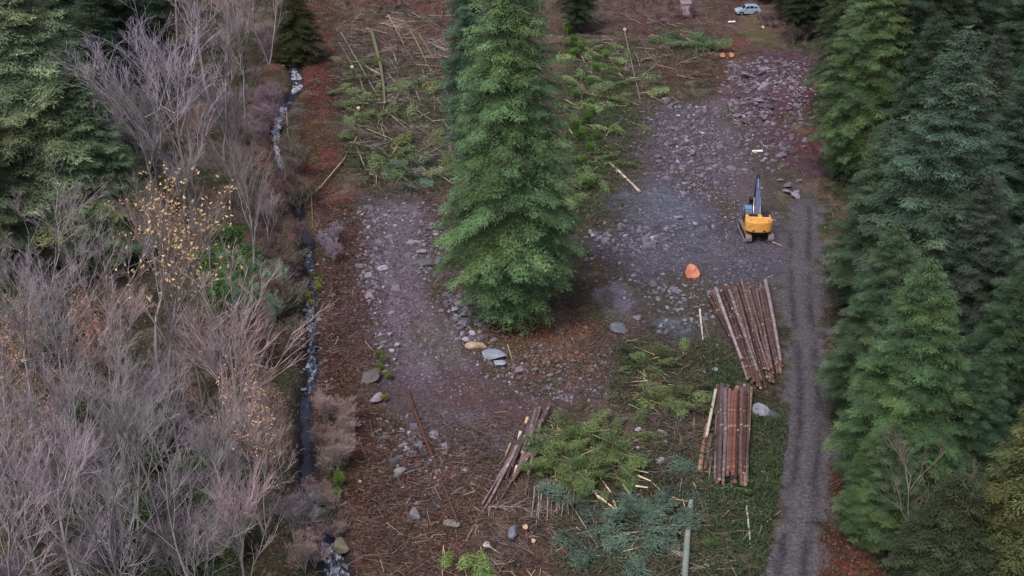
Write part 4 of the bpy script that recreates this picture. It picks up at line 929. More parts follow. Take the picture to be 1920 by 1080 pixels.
boughs(44, [(640, 110), (840, 150), (850, 340), (700, 340), (640, 260)], (124, 138, 92), "olive-green cut bough in the slash left of the lone conifer", "olive boughs in the slash", .3, sz=(1., 1.7), rest=60)
boughs(36, [(1065, 50), (1160, 90), (1215, 190), (1160, 330), (1070, 390)], (124, 156, 92), "green cut bough in the slash right of the lone conifer", "green boughs right of the lone conifer", .4, sz=(1., 1.6), rest=60)
boughs(12, [(1340, 900), (1430, 900), (1430, 1060), (1320, 1060)], (84, 116, 62), "dark green cut bough in the grass below the lower log stack", "dark green boughs below the lower log stack", .2)

def rest_boughs():
    Vs = []; Qs = []; Ts = []; Ms = []; off = 0
    for me, M in REST:
        n = len(me.vertices); v = np.empty(n*3, np.float32); me.vertices.foreach_get("co", v); v = v.reshape(-1, 3)
        A = np.array(M); v = v @ A[:3, :3].T+A[:3, 3]
        k = len(me.polygons); qd = np.empty(k*4, np.int32); me.loops.foreach_get("vertex_index", qd)
        mi = np.empty(k, np.int32); me.polygons.foreach_get("material_index", mi); t = np.empty(n, np.float32); me.attributes["tone"].data.foreach_get("value", t)
        Vs.append(v); Qs.append(qd.reshape(-1, 4)+off); Ts.append(t*rb.uniform(.7, 1.2)); Ms.append(mi); off += n
    stuff_mesh("strewn_brush", np_mesh("strewn_brush", np.concatenate(Vs), np.concatenate(Qs), [M_NEEDLE, M_CUT], False, {"tone": np.concatenate(Ts)}, np.concatenate(Ms)), mute((108, 134, 80), .25))
rest_boughs()
def tangle_mesh(seed):
    rg = np.random.default_rng(seed); segs = []
    def limb(p, az, L, r, lvl):
        k = 4; e = rg.normal(.05, .12); d = az
        for i in range(k):
            d += rg.normal(0, .14); q = p+np.array([math.cos(d)*math.cos(e), math.sin(d)*math.cos(e), math.sin(e)+.02])*L/k; q[2] = max(q[2], .02)
            segs.append((p, q, r*(1-.2*i), r*(1-.2*(i+1)))); 
            if lvl < 2:
                for _ in range(3 if lvl == 0 else 1): limb(p+(q-p)*rg.uniform(0, 1), d+rg.choice([-1, 1])*rg.uniform(.4, 1.0), L*rg.uniform(.3, .5), r*.5, lvl+1)
            p = q
    limb(np.array([-1.6, 0, .12]), 0, 3.8, .06, 0)
    v, qq = tri_tubes(segs); return np_mesh("treetop", v, qq, M_STICK)
TANG = [tangle_mesh(s) for s in (51, 52, 53, 54, 55)]
def crowns(n, poly, cols, label, group, sz=(.7, 1.5)):
    for _ in range(n):
        a, b = in_poly(poly, rb); p = at(a, b, .1); o = bpy.data.objects.new("felled_treetop", rb.choice(TANG)); link(o)
        s = rb.uniform(*sz); o.location = p; o.scale = (s, s, s); o.rotation_euler = (rb.uniform(-.2, .2), rb.uniform(-.15, .1), rb.uniform(0, 6.28)); o.color = L4(*rb.choice(cols)); tag(o, label, "branch", group)
crowns(64, [(650, 20), (850, 20), (860, 340), (680, 330)], [(132, 122, 122), (112, 104, 98), (150, 138, 134)], "grey twiggy felled treetop in the slash left of the lone conifer", "twiggy treetops in the left slash", (.9, 1.9))
crowns(34, [(1070, 20), (1340, 30), (1320, 170), (1100, 180)], [(132, 118, 118), (116, 106, 98)], "grey twiggy felled treetop in the upper brush right of the lone conifer", "twiggy treetops in the upper brush", (.9, 1.8))
crowns(8, [(890, 940), (1060, 940), (1060, 1080), (880, 1080)], [(150, 134, 134), (132, 112, 104)], "brown twiggy treetop in the bottom centre tangle", "twiggy treetops at the bottom centre", (.4, .9))
crowns(12, [(1220, 940), (1440, 930), (1440, 1080), (1220, 1080)], [(150, 146, 134), (120, 112, 98)], "pale branching treetop in the lower right grass", "treetops at the lower right", (.3, .7))
crowns(12, [(1180, 650), (1310, 660), (1300, 770), (1190, 780)], [(130, 108, 96), (112, 92, 84)], "brown branching treetop on the olive brush heap", "treetops on the olive heap", (.4, .8))
crowns(22, [(585, 300), (640, 320), (690, 800), (640, 900), (590, 700)], [(96, 84, 80), (120, 104, 98)], "small bare fallen branch on the red leafy bank", "fallen branches on the red bank", (.25, .6))
# ------------------------------------------------------------------ logs, poles and sticks
def log_thing(p0, p1, r0, r1, col, label, group=None, name="log", cat="log", cut=None, mat=None, sag=.0, n=9, mid=None):
    c = (p0+p1)/2; c0 = Vector((c.x, c.y, min(p0.z, p1.z)-r0)); o = empty(name, c0, label, cat, group)
    k = 7; pts = []; side = (p1-p0).cross(Vector((0, 0, 1))).normalized(); bend = rb.uniform(-1, 1)*(p1-p0).length*.006
    for i in range(k):
        t = i/(k-1); q = p0.lerp(p1, t)+side*bend*4*t*(1-t)-c0; q.z += sag*4*t*(1-t)
        if mid: q += mid*4*t*(1-t)
        pts.append(q)
    rad = [(r0+(r1-r0)*i/(k-1))*rb.uniform(.93, 1.06) for i in range(k)]
    m = MB(); m.tube(pts, rad, 0, n, cap=False); b = m.build("bark", mat or M_LOG, o); b.color = L4(*col)
    for q, nx, r in ((pts[0], pts[1], rad[0]), (pts[-1], pts[-2], rad[-1])):
        e = MB(); dd = (q-nx).normalized(); e.tube([q-dd*.02, q+dd*.012], [r*.98, r*.97], 0, n, smooth=False); e.build("cut_end", cut or ((M_END if rb.random() < .7 else M_CUT) if mat is None else M_CUT), o)
    return o
def ground_log(x0, y0, x1, y1, r0, r1, col, label, group=None, lift=0, lift1=None, **k):
    a = at(x0, y0); b = at(x1, y1); l1 = lift if lift1 is None else lift1
    return log_thing(a+Vector((0, 0, r0+lift)), b+Vector((0, 0, r1+l1)), r0, r1, col, label, group, **k)
# upper stack: fan of logs, two layers
def lerp(a, b, t): return a+(b-a)*t
LOGC = [mute(c, .3) for c in [(104, 76, 74), (90, 64, 66), (120, 102, 106), (84, 62, 66), (112, 84, 80), (98, 70, 70), (128, 114, 118), (92, 72, 76), (110, 74, 66)]]
rl = random.Random(4)
def fan(n, tl, tr, bl, br, lift, r, label, group, jt=6, jb=14):
    for i in range(n):
        t = (i+.5+rl.uniform(-.25, .25))/n; c = rl.choice(LOGC); u = rl.uniform(-.05, .05)*(1+lift*2.5)
        x0, y0 = lerp(tl[0], tr[0], t), lerp(tl[1], tr[1], t)-9*math.sin(math.pi*t)+rl.uniform(-jt, jt)
        x1, y1 = lerp(bl[0], br[0], t+u), lerp(bl[1], br[1], t)+rl.uniform(-jb, jb)+26*math.sin(math.pi*min(t*1.1, 1))
        rr0 = r*rl.uniform(.8, 1.2); k = lift*13
        ground_log(x0, y0+k, x1, y1+k, rr0, rr0*rl.uniform(.6, .85), c, label, group, lift+rl.uniform(0, .12), sag=rl.uniform(-.08, .05))
fan(19, (1326, 560), (1440, 542), (1392, 694), (1468, 690), .02, .21, "reddish-brown log in the lowest layer of the fanned upper log stack", "bottom logs of the upper stack")
fan(15, (1334, 556), (1434, 546), (1398, 694), (1462, 694), .40, .20, "reddish-brown log in the middle layer of the fanned upper log stack", "middle logs of the upper stack")
fan(11, (1345, 552), (1430, 548), (1406, 692), (1458, 690), .78, .19, "reddish-brown log lying loose on top of the fanned upper log stack", "top logs of the upper stack", 10, 22)
ground_log(1340, 560, 1388, 690, .17, .13, (160, 150, 156), "pale grey thin log along the left side of the upper log stack", lift=.9)
ground_log(1434, 538, 1462, 690, .2, .15, (150, 138, 146), "pale mauve-grey log along the right side of the upper log stack", lift=.55)
def flat_stack(n, xl, xr, lift, label, group, r=.19):
    for i in range(n):
        t = (i+.5)/n; x = lerp(xl, xr, t)+rl.uniform(-1, 1); k = lift*13; rr0 = r*rl.uniform(.85, 1.15)
        ground_log(x, 736+k+rl.uniform(-9, 8), x-5+rl.uniform(-2, 2), 908+k+rl.uniform(-22, 14), rr0, rr0*rl.uniform(.75, .95), (lambda k, c: tuple(v*k for v in c))(rl.uniform(.8, 1.3), rl.choice(LOGC)), label, group, lift+rl.uniform(0, .06), sag=rl.uniform(-.04, .04))
flat_stack(10, 1342, 1408, .02, "reddish-brown log in the bottom layer of the lower log stack beside the road", "bottom logs of the lower stack")
flat_stack(9, 1345, 1404, .36, "reddish-brown log in the middle layer of the lower log stack", "middle logs of the lower stack")
flat_stack(7, 1348, 1400, .70, "dark red log lying on top of the lower log stack", "top logs of the lower stack")
ground_log(1378, 752, 1372, 912, .17, .15, (132, 84, 70), "orange-barked log in the middle of the lower log stack's top", lift=.98)
ground_log(1407, 738, 1396, 918, .21, .19, (140, 118, 104), "paler brown log on the right side of the lower log stack", lift=.3)
S = "M_STICK"
def stick(x0, y0, x1, y1, r, col, label, group=None, name="fallen_branch", cat="branch", lift=.05, lift1=None, r1=None, **k):
    return ground_log(x0, y0, x1, y1, r, r1 or r*.6, col, label, group, lift, lift1, name=name, cat=cat, mat=M_STICK, n=6, **k)
stick(1341, 742, 1324, 828, .16, (216, 200, 184), "freshly peeled white split log leaning on the left of the lower stack", name="split_log", cat="log", lift=.4, r1=.13)
stick(1326, 800, 1312, 884, .2, (168, 132, 110), "split log with an orange broken end left of the lower log stack", name="split_log", cat="log", r1=.22)
stick(1333, 820, 1322, 880, .18, (110, 84, 80), "short dark log left of the lower log stack", name="log", cat="log", r1=.15)
stick(1302, 775, 1298, 866, .11, (138, 116, 100), "thin upright-looking pole left of the lower log stack", name="pole", cat="pole")
stick(1276, 782, 1300, 782, .06, (214, 204, 184), "short pale stick across the top of the thin pole left of the lower stack")
stick(1333, 860, 1327, 932, .1, (128, 122, 112), "grey-green pole sticking out below the lower log stack on its left", name="pole", cat="pole")
stick(1357, 905, 1353, 945, .09, (140, 124, 106), "short pole sticking out below the middle of the lower log stack", name="pole", cat="pole")
stick(1390, 900, 1386, 944, .12, (168, 122, 92), "orange-brown pole end sticking out below the right of the lower log stack", name="pole", cat="pole")
stick(1401, 852, 1404, 920, .07, (132, 126, 122), "thin grey pole along the right side of the lower log stack", name="pole", cat="pole")
stick(1399, 952, 1407, 1024, .10, (214, 212, 204), "thin white birch pole lying in the grass below the lower log stack", name="birch_pole", cat="pole")
stick(1407, 1026, 1410, 1064, .06, (196, 194, 184), "short white birch tip below the birch pole")
stick(1295, 946, 1283, 1100, .23, (140, 148, 140), "long grey log at the bottom edge, straight up the picture among pale boughs", name="grey_log", cat="log", r1=.26)
stick(1312, 583, 1318, 640, .12, (214, 200, 190), "white peeled stick left of the upper log stack")
stick(1318, 600, 1342, 672, .06, (120, 112, 98), "thin brown stick left of the upper log stack")
# grey stack at the lower centre
GS = [(990, 800, 932, 900, .12, (122, 108, 110)), (960, 860, 905, 950, .1, (134, 120, 122)), (975, 880, 930, 960, .1, (108, 92, 92)), (1015, 800, 990, 900, .14, (120, 104, 106)), (1000, 860, 985, 930, .12, (104, 88, 88)), (1012, 772, 968, 896, .2, (132, 118, 122)), (1006, 778, 980, 858, .2, (118, 104, 108)), (1031, 770, 1016, 800, .17, (108, 94, 98)), (1022, 772, 990, 850, .15, (98, 84, 88)), (1000, 790, 960, 880, .18, (104, 88, 92)), (1005, 842, 966, 896, .16, (128, 112, 108)),
      (1002, 852, 962, 912, .12, (112, 96, 96)), (985, 800, 950, 900, .16, (90, 76, 80)), (970, 845, 924, 934, .14, (146, 134, 138)), (1000, 815, 975, 890, .18, (122, 108, 112))]
for i, (a, b, c, d2, r, col) in enumerate(GS):
    ground_log(a, b, c, d2, r, r*.85, col, "weathered grey log in the narrow stack left of the green brush pile", "weathered logs of the narrow stack", .05+.14*(i % 4), name="weathered_log", n=7)
stick(926, 928, 874, 1016, .12, (136, 120, 122), "long weathered pole running down to the left from the narrow grey stack", name="pole", cat="pole")
stick(989, 788, 983, 803, .16, (214, 186, 160), "short pale split piece at the top left of the narrow grey stack", name="split_log", cat="log")
stick(976, 815, 972, 828, .18, (206, 190, 172), "short pale split end on the left of the narrow grey stack", name="split_log", cat="log")
stick(957, 835, 947, 857, .1, (172, 152, 132), "light brown piece left of the narrow grey stack", name="split_log", cat="log")
stick(970, 880, 964, 898, .2, (222, 208, 188), "white split face low in the narrow grey stack", name="split_log", cat="log")
stick(766, 742, 812, 866, .14, (98, 68, 62), "long straight rusty-red pole lying down the slope, upper half", name="pole", cat="pole", r1=.16, lift=.25)
stick(812, 866, 860, 990, .12, (98, 70, 64), "long straight rusty-red pole lying down the slope, lower half", name="pole", cat="pole", r1=.13, lift=.25)
stick(1143, 310, 1199, 363, .15, (204, 196, 176), "pale peeled pole lying beside the blue-grey gravel", name="pole", cat="pole", r1=.19)
stick(1410, 286, 1430, 286, .16, (236, 234, 232), "short white birch bolt lying above the digger", name="birch_bolt", cat="log", r1=.16)
stick(1366, 43, 1379, 43, .16, (240, 240, 244), "short white piece on the ground left of the small car", name="birch_bolt", cat="log", r1=.16)
stick(1449, 457, 1466, 463, .12, (150, 138, 136), "pale short stick below the digger")
# sapling broken across the red bank
stick(670, 262, 640, 312, .12, (150, 150, 92), "mossy broken sapling trunk lying over the red bank", name="broken_sapling", cat="branch", lift=.3)
stick(640, 312, 600, 358, .10, (186, 172, 132), "pale broken sapling stem continuing down the red bank", lift=.35)
stick(600, 358, 556, 394, .06, (138, 144, 88), "green sapling tip pointing at the stream", lift=.3)
stick(584, 364, 586, 432, .05, (150, 150, 104), "thin hanging sapling twig beside the stream", lift=.3)
stick(600, 356, 572, 384, .05, (146, 150, 96), "short forked sapling tip near the stream", lift=.4)
# slash logs upper centre
stick(697, 66, 714, 130, .34, (112, 112, 84), "thick mossy fallen log standing out in the upper slash", name="mossy_log", cat="log", lift=.5, r1=.3)
stick(714, 130, 722, 200, .27, (112, 110, 92), "lower half of the mossy fallen trunk in the slash", name="mossy_log", cat="log", lift=.5, r1=.2)
stick(721, 198, 716, 246, .12, (104, 100, 92), "thin grey tip of the mossy fallen trunk", lift=.3)
stick(640, 68, 712, 188, .13, (134, 128, 124), "long thin grey trunk slanting through the slash", name="felled_log", cat="log", lift=.4)
stick(636, 84, 695, 196, .11, (124, 118, 112), "second thin grey trunk slanting beside the first in the slash", name="felled_log", cat="log", lift=.3)
stick(728, 34, 757, 86, .2, (150, 132, 112), "light brown fallen trunk near the top edge", name="felled_log", cat="log", lift=.3)
stick(757, 86, 778, 122, .12, (120, 100, 88), "brown broken end of the light brown fallen trunk", lift=.2)
stick(768, 60, 800, 122, .15, (136, 128, 92), "mossy thin trunk near the top, right of the light brown one", name="felled_log", cat="log", lift=.3)
stick(786, 66, 814, 112, .12, (142, 128, 92), "short mossy branch right of the mossy thin trunk")
stick(800, 122, 828, 160, .1, (116, 108, 96), "thin brown branch pointing at the lone conifer")
stick(677, 200, 755, 197, .06, (92, 82, 80), "dark thin branch lying straight across the mossy trunk", lift=.9)
stick(730, 200, 770, 236, .14, (84, 70, 66), "dark curved trunk in the middle of the slash", name="felled_log", cat="log", lift=.2)
stick(770, 236, 848, 284, .09, (136, 112, 96), "brown branch running down to the lone conifer", lift=.2)
stick(672, 262, 704, 284, .1, (160, 146, 120), "pale short branch left of the dark twigs")
stick(716, 300, 718, 338, .07, (196, 170, 140), "pale peeled stick pointing down above the gravel track")
stick(678, 40, 684, 84, .06, (132, 122, 112), "thin grey stick left of the mossy log")
stick(823, 330, 850, 346, .1, (176, 160, 144), "pale stick at the left edge of the lone conifer")
stick(1171, 66, 1200, 190, .12, (138, 128, 122), "long thin grey trunk curving down the slash right of the lone conifer", name="felled_log", cat="log", lift=.3)
stick(1085, 90, 1150, 118, .1, (134, 138, 100), "mossy branch in the brush right of the lone conifer", lift=.2)
stick(1090, 108, 1112, 150, .09, (160, 146, 112), "light brown curved branch in the brush right of the lone conifer", lift=.2)
stick(832, 372, 842, 420, .05, (160, 136, 116), "thin light stick on the red earth left of the lone conifer")
stick(842, 420, 870, 500, .05, (138, 116, 104), "thin bent branch on the red earth left of the lone conifer")
stick(952, 648, 966, 700, .06, (176, 160, 144), "thin pale stick below the lone conifer")
stick(538, 210, 541, 262, .1, (160, 140, 126), "thin pale stick standing out beside the upper stream")
stick(1012, 925, 1005, 990, .06, (160, 150, 152), "thin grey branch hanging out below the brush pile")
# sticks at the foot of the brush pile
CS = [(1105, 900, 1113, 925), (1112, 925, 1124, 942), (1124, 900, 1146, 930), (1120, 936, 1160, 966), (1150, 945, 1158, 965), (1168, 915, 1198, 960), (1194, 898, 1220, 908), (1192, 918, 1214, 926), (1188, 888, 1215, 894), (1096, 935, 1120, 925), (1106, 895, 1104, 920)]
for a, b, c, d2 in CS: stick(a, b, c, d2, .09, (222, 208, 176), "pale peeled stick end poking out of the lower right of the green brush pile", "pale stick ends of the brush pile", lift=.25)
stick(1050, 920, 1122, 1032, .05, (168, 166, 146), "long thin straight branch running down right from the brush pile", lift=.2)
for i in range(16):
    a = 1000+i*5.2+rb.uniform(-3, 3); ln = rb.uniform(30, 74); sl = rb.uniform(-14, 8)
    stick(a, 912+rb.uniform(-4, 8), a+sl, 912+ln, rb.uniform(.03, .06), rb.choice([(158, 146, 148), (140, 126, 124), (172, 158, 150)]), "thin bare grey branch trailing down from the brush pile", "thin branches trailing from the brush pile", lift=.25)
for i in range(46):
    a, b = in_poly([(880, 900), (1050, 960), (1060, 1078), (890, 1078)], rb); g = rb.uniform(-1.2, 1.2); l = rb.uniform(12, 40)
    stick(a, b, a+l*math.sin(g), b+l*math.cos(g)*.7, rb.uniform(.03, .07), rb.choice([(166, 146, 128), (130, 110, 102), (112, 92, 84)]), "brown stick in the tangle at the bottom centre", "sticks in the bottom centre tangle", lift=.12)
for i in range(84):
    a, b = in_poly([(650, 20), (850, 20), (850, 330), (660, 300)], rb); g = rb.gauss(.7, .5); l = rb.uniform(20, 76)
    stick(a, b, a+l*math.sin(g), b+l*math.cos(g)*.7, rb.uniform(.05, .13), rb.choice([(150, 138, 132), (122, 114, 104), (166, 150, 134), (104, 86, 80)]), "thin felled branch in the slash left of the lone conifer", "felled branches in the slash", lift=.2)
for i in range(38):
    a, b = in_poly([(1080, 20), (1330, 30), (1260, 190), (1100, 170)], rb); g = rb.gauss(.9, .4); l = rb.uniform(16, 50)
    stick(a, b, a+l*math.sin(g), b+l*math.cos(g)*.7, rb.uniform(.05, .1), rb.choice([(140, 128, 116), (118, 108, 96), (150, 130, 116)]), "thin felled branch in the upper brush right of the lone conifer", "felled branches in the upper brush", lift=.2)
for i in range(18):
    a, b = in_poly([(1210, 960), (1440, 940), (1440, 1075), (1210, 1075)], rb); g = rb.gauss(.3, .9); l = rb.uniform(14, 44)
    stick(a, b, a+l*math.sin(g), b+l*math.cos(g)*.7, rb.uniform(.04, .08), rb.choice([(150, 140, 120), (120, 116, 98)]), "thin pale stick in the grass at the lower right", "sticks in the lower right grass", lift=.15)
for i in range(10):
    a, b = in_poly([(1190, 660), (1300, 680), (1290, 760), (1190, 760)], rb); g = rb.gauss(-.8, .5); l = rb.uniform(14, 34)
    stick(a, b, a+l*math.sin(g), b+l*math.cos(g)*.7, rb.uniform(.05, .1), rb.choice([(132, 88, 78), (116, 80, 72)]), "reddish broken branch on the olive brush heap", "reddish branches on the olive heap", lift=.7)

# ------------------------------------------------------------------ stumps
def stump(px, py, r, h, label, cut, barkc=(92, 64, 54), name="tree_stump", tilt=0):
    p = at(px, py); o = empty(name, p, label, "stump"); m = MB(); rs_ = random.Random(px); n = 18
    ring = [1+.10*math.sin(3*k*2*math.pi/n+px)+rs_.uniform(-.06, .06) for k in range(n)]
    for (z, s) in ((-.2, 1.35), (0.05, 1.25), (h*.4, 1.03), (h, 1.0)):
        for k in range(n): g = 2*math.pi*k/n; m.v.append((r*s*ring[k]*math.cos(g), r*s*ring[k]*math.sin(g), z+(tilt*math.sin(g)*r if z == h else 0)))
    for i in range(3):
        for k in range(n): m.f.append([i*n+k, i*n+(k+1) % n, (i+1)*n+(k+1) % n, (i+1)*n+k]); m.m.append(0); m.sm.append(True)
    b = m.build("bark", M_LOG, o); b.color = L4(*barkc)
    c = MB(); vs = [(r*.93*ring[k]*math.cos(2*math.pi*k/n), r*.93*ring[k]*math.sin(2*math.pi*k/n), h+.012+tilt*math.sin(2*math.pi*k/n)*r*.93) for k in range(n)]
    c.add(vs+[(x, y, z-.03) for x, y, z in vs], [tuple(range(n))]+[(k, (k+1) % n, n+(k+1) % n, n+k) for k in range(n)]); c.build("cut_face", cut, o)
    return o
stump(1297, 518, .78, .5, "large salmon-orange cut stump face above the upper log stack", M_CUTO, tilt=.7)
stump(1354, 109, .45, .5, "orange cut stump, left of the pair near the top", M_CUTO, tilt=.5)
stump(1371, 109, .45, .5, "orange cut stump, right of the pair near the top", M_CUTO, tilt=.5)
stump(1171, 60, .32, .5, "small pale cut stump in the upper brush", M_CUT, tilt=.5)
stump(1000, 1020, .16, .3, "tiny pale cut stump at the bottom centre, lowest by the leaning slab", M_CUT, tilt=.5)
stump(985, 1000, .2, .6, "small pale-topped stump beside the leaning grey slab", M_CUT, tilt=.4)
stump(660, 130, .3, .4, "small pale cut stump in the left of the upper slash", M_CUT, tilt=.5)
stump(668, 215, .28, .4, "small yellow-white cut stump, lower of two in the slash", M_CUT, tilt=.5)
stump(672, 207, .28, .4, "small yellow-white cut stump, upper of two in the slash", M_CUT, tilt=.5)
stump(1216, 998, .2, .4, "tiny pink cut stump left of the long grey log", M_CUTO, tilt=.5)
stump(1430, 55, .28, .4, "pale cut stump right of the small car's track", M_CUT, tilt=.5)
# ------------------------------------------------------------------ excavator
Y1 = paint("yellow_paint", L4(240, 176, 92), .5, 0, .5, (150, 108, 60)); Y2 = paint("boom_paint", L4(74, 84, 122), .4, .1, .3); GL = paint("cab_glass", L4(120, 148, 184), .2, 0, .15)
DK = paint("dark_steel", L4(58, 52, 56), .6, .2, .4); TR = paint("track_steel", L4(150, 136, 134), .7, .1, .5); CH = paint("chrome_rod", L4(190, 190, 196), .25, .7, .1)
def excavator():
    p = at(1416, 440); ex = empty("excavator", p, "yellow excavator with dark blue arm and muddy tracks, parked with its back to the viewer", "excavator", None, R(2))
    u = MB(); u.box((0, -.2, .62), (1.9, 2.0, .5), 0, bev=.08); u.box((0, .0, .95), (1.2, 1.2, .22), 0, bev=.05); u.build("undercarriage", DK, ex)
    for sx in (-1, 1):
        m = MB(); prof = []; L = 2.1; r = .44
        for k in range(9): g = math.pi/2-math.pi*k/8; prof.append((L-r+r*math.cos(g), .46+r*math.sin(g)))
        for k in range(9): g = -math.pi/2-math.pi*k/8; prof.append((-L+r+r*math.cos(g), .46+r*math.sin(g)))
        # belt
        inn = [(x*.93, .46+(z-.46)*.78) for x, z in prof]; n = len(prof); x0, x1 = sx*1.13-.29, sx*1.13+.29
        vs = [(x0, a, b) for a, b in prof]+[(x1, a, b) for a, b in prof]+[(x0, a, b) for a, b in inn]+[(x1, a, b) for a, b in inn]
        fs = []
        for i in range(n):
            j = (i+1) % n; fs += [(i, j, n+j, n+i), (2*n+i, 2*n+j, 3*n+j, 3*n+i), (i, j, 2*n+j, 2*n+i), (n+i, n+j, 3*n+j, 3*n+i)]
        m.add(vs, fs)
        # grouser shoes
        for i in range(n):
            a = Vector((0, *prof[i])); b = Vector((0, *prof[(i+1) % n])); ln = (b-a).length; kk = max(1, int(ln/.19))
            for q in range(kk):
                c = a.lerp(b, (q+.5)/kk); ang = math.atan2(b.z-a.z, b.y-a.y)
                m.box((sx*1.13, c.y, c.z), (.62, .10, .06), 0, rx=ang)
        t = m.build("track", TR, ex)
        f = MB(); f.box((sx*1.13, 0, .46), (.36, 3.3, .34), 0, bev=.06)
        for yy in (-1.62, 1.62): f.tube([(sx*1.13-.2, yy, .46), (sx*1.13+.2, yy, .46)], .34, 0, 14)
        for k in range(6): f.tube([(sx*1.13-.22, -1.1+.44*k, .2), (sx*1.13+.22, -1.1+.44*k, .2)], .13, 0, 10)
        f.build("track_frame", DK, t)
    RZ = R(-6); Mz = Matrix.Rotation(RZ, 3, 'Z')
    def up(mb, name, mat, par=ex):
        mb.v = [tuple(Mz @ Vector(v)+Vector((0, .1, .22))) for v in mb.v]; return mb.build(name, mat, par)
    def hull(w_, arc, y0, yb, z0, z1, ins=.0):
        """plan outline with rounded rear, extruded with a chamfered top"""
        pl = [(-w_, y0)]+[(-w_*math.cos(g), yb-arc*math.sin(g)**1.0) for g in [math.pi*k/16 for k in range(17)]]+[(w_, y0)]
        m = MB(); n = len(pl); rows = [(z0, .93), (z0+.12, 1.0), (z1-.16, 1.0), (z1-.05, .97), (z1, .91)]
        cx, cy = 0, (y0+yb)/2
        for z, s in rows: m.v += [(x*s, cy+(y-cy)*s, z) for x, y in pl]
        for r in range(4):
            for k in range(n): m.f.append([r*n+k, r*n+(k+1) % n, (r+1)*n+(k+1) % n, (r+1)*n+k]); m.m.append(0); m.sm.append(False)
        m.f.append(list(range(4*n, 5*n))); m.m.append(0); m.sm.append(False); m.f.append(list(range(n))[::-1]); m.m.append(0); m.sm.append(False); return m
    up(hull(1.36, .78, -1.35, -1.85, 1.12, 2.28), "counterweight", Y1)
    d_ = MB(); d_.box((0, .15, 1.16), (2.5, 3.0, .2), 0, bev=.05); up(d_, "deck", DK)
    h = MB(); h.box((.02, -.98, 1.78), (2.56, .86, 1.06), 0, bev=.1); up(h, "engine_cover", Y1)
    sm_ = MB(); sm_.box((0, -2.56, 1.35), (1.3, .06, .12), 0); sm_.box((0, -1.36, 1.75), (2.62, .05, 1.0), 0)
    for sx in (-1, 1): sm_.box((sx*1.31, -.95, 1.75), (.04, .5, .5), 0)
    up(sm_, "panel_trim", DK)
    wl = MB(); [wl.box((sx*.9, -2.2, 2.33), (.16, .1, .1), 0, bev=.02) for sx in (-1, 1)]; up(wl, "work_lamp", CH)
    g = MB(); g.box((.72, -1.0, 2.34), (.7, .5, .06), 0); [g.box((-.5, -1.2+.12*k, 2.33), (.9, .05, .05), 0) for k in range(5)]; up(g, "vent", DK)
    e = MB(); e.tube([(.55, -.85, 2.3), (.55, -.85, 2.72), (.55, -.95, 2.8)], .07, 0, 10); up(e, "exhaust_pipe", DK)
    s = MB(); s.box((.92, .35, 1.62), (.8, 1.7, .8), 0, bev=.07); up(s, "side_tank", DK)
    c = MB(); c.box((-.86, .55, 1.85), (.94, 1.5, 1.3), 0, bev=.08, taper=.96); cb = up(c, "cab", DK)
    gl = MB(); gl.box((-.86, .55, 2.1), (.98, 1.1, .62), 0, bev=.02); gl.box((-.86, .6, 2.12), (.7, 1.56, .7), 0, bev=.02); gl.box((-.86, .62, 2.52), (.72, .95, .05), 0); up(gl, "window", GL, cb)
    rf = MB(); rf.box((-.86, .55, 2.505), (.9, 1.4, .03), 0); up(rf, "roof", Y2, cb)
    hr = MB()
    for a, b in (((-1.25, -.55, 2.3), (-1.25, -.55, 2.7)), ((-1.25, -.55, 2.7), (-.5, -.55, 2.7)), ((-.5, -.55, 2.7), (-.5, -.55, 2.3))): hr.tube([a, b], .025, 0, 6)
    up(hr, "handrail", CH)
    # boom: bent box section
    def beam(pts, wd, dp):
        m = MB(); n = len(pts); P = [Vector(q) for q in pts]
        for i, q in enumerate(P):
            t = (P[min(i+1, n-1)]-P[max(i-1, 0)]).normalized(); sd = Vector((1, 0, 0)); nn = sd.cross(t).normalized()
            for a, b in ((-1, -1), (1, -1), (1, 1), (-1, 1)): m.v.append(tuple(q+sd*a*wd[i]/2+nn*b*dp[i]/2))
        for i in range(n-1):
            for k in range(4): m.f.append([i*4+k, i*4+(k+1) % 4, i*4+4+(k+1) % 4, i*4+4+k]); m.m.append(0); m.sm.append(False)
        m.f += [[3, 2, 1, 0], [(n-1)*4+k for k in range(4)]]; m.m += [0, 0]; m.sm += [False, False]; return m
    bm_ = up(beam([(.12, .7, 1.5), (.16, 1.7, 2.7), (.22, 2.5, 3.35), (.3, 3.5, 3.9), (.38, 4.5, 4.05)], [.5, .46, .44, .38, .34], [.5, .7, .75, .55, .36]), "boom", Y2)
    hc = MB()
    for sx in (-.33, .33): hc.tube([(.14+sx, 1.05, 1.4), (.17+sx, 1.75, 2.1)], .10, 0, 8); hc.tube([(.17+sx, 1.75, 2.1), (.2+sx, 2.3, 2.9)], .05, 0, 8)
    up(hc, "boom_cylinder", CH, bm_)
    hc = MB(); hc.tube([(.24, 2.5, 3.78), (.32, 3.6, 4.3)], .1, 0, 8); hc.tube([(.32, 3.6, 4.3), (.38, 4.5, 4.5)], .05, 0, 8); up(hc, "arm_cylinder", CH, bm_)
    ar = up(beam([(.38, 4.3, 4.55), (.39, 4.6, 4.0), (.42, 5.3, 2.6), (.46, 5.9, 1.35)], [.3, .34, .3, .26], [.3, .5, .42, .26]), "arm", paint("arm_paint", L4(38, 40, 66), .4, .1, .2))
    bk = MB(); ww = .55; pr = [(5.75, 1.35), (6.2, 1.2), (6.35, .75), (6.15, .3), (5.7, .08), (5.3, .2), (5.35, .35), (5.7, .35), (5.95, .6), (5.9, .95), (5.7, 1.1)]
    bk.prism([(a, b) for a, b in pr], .46-ww, .46+ww, 0, 'x')
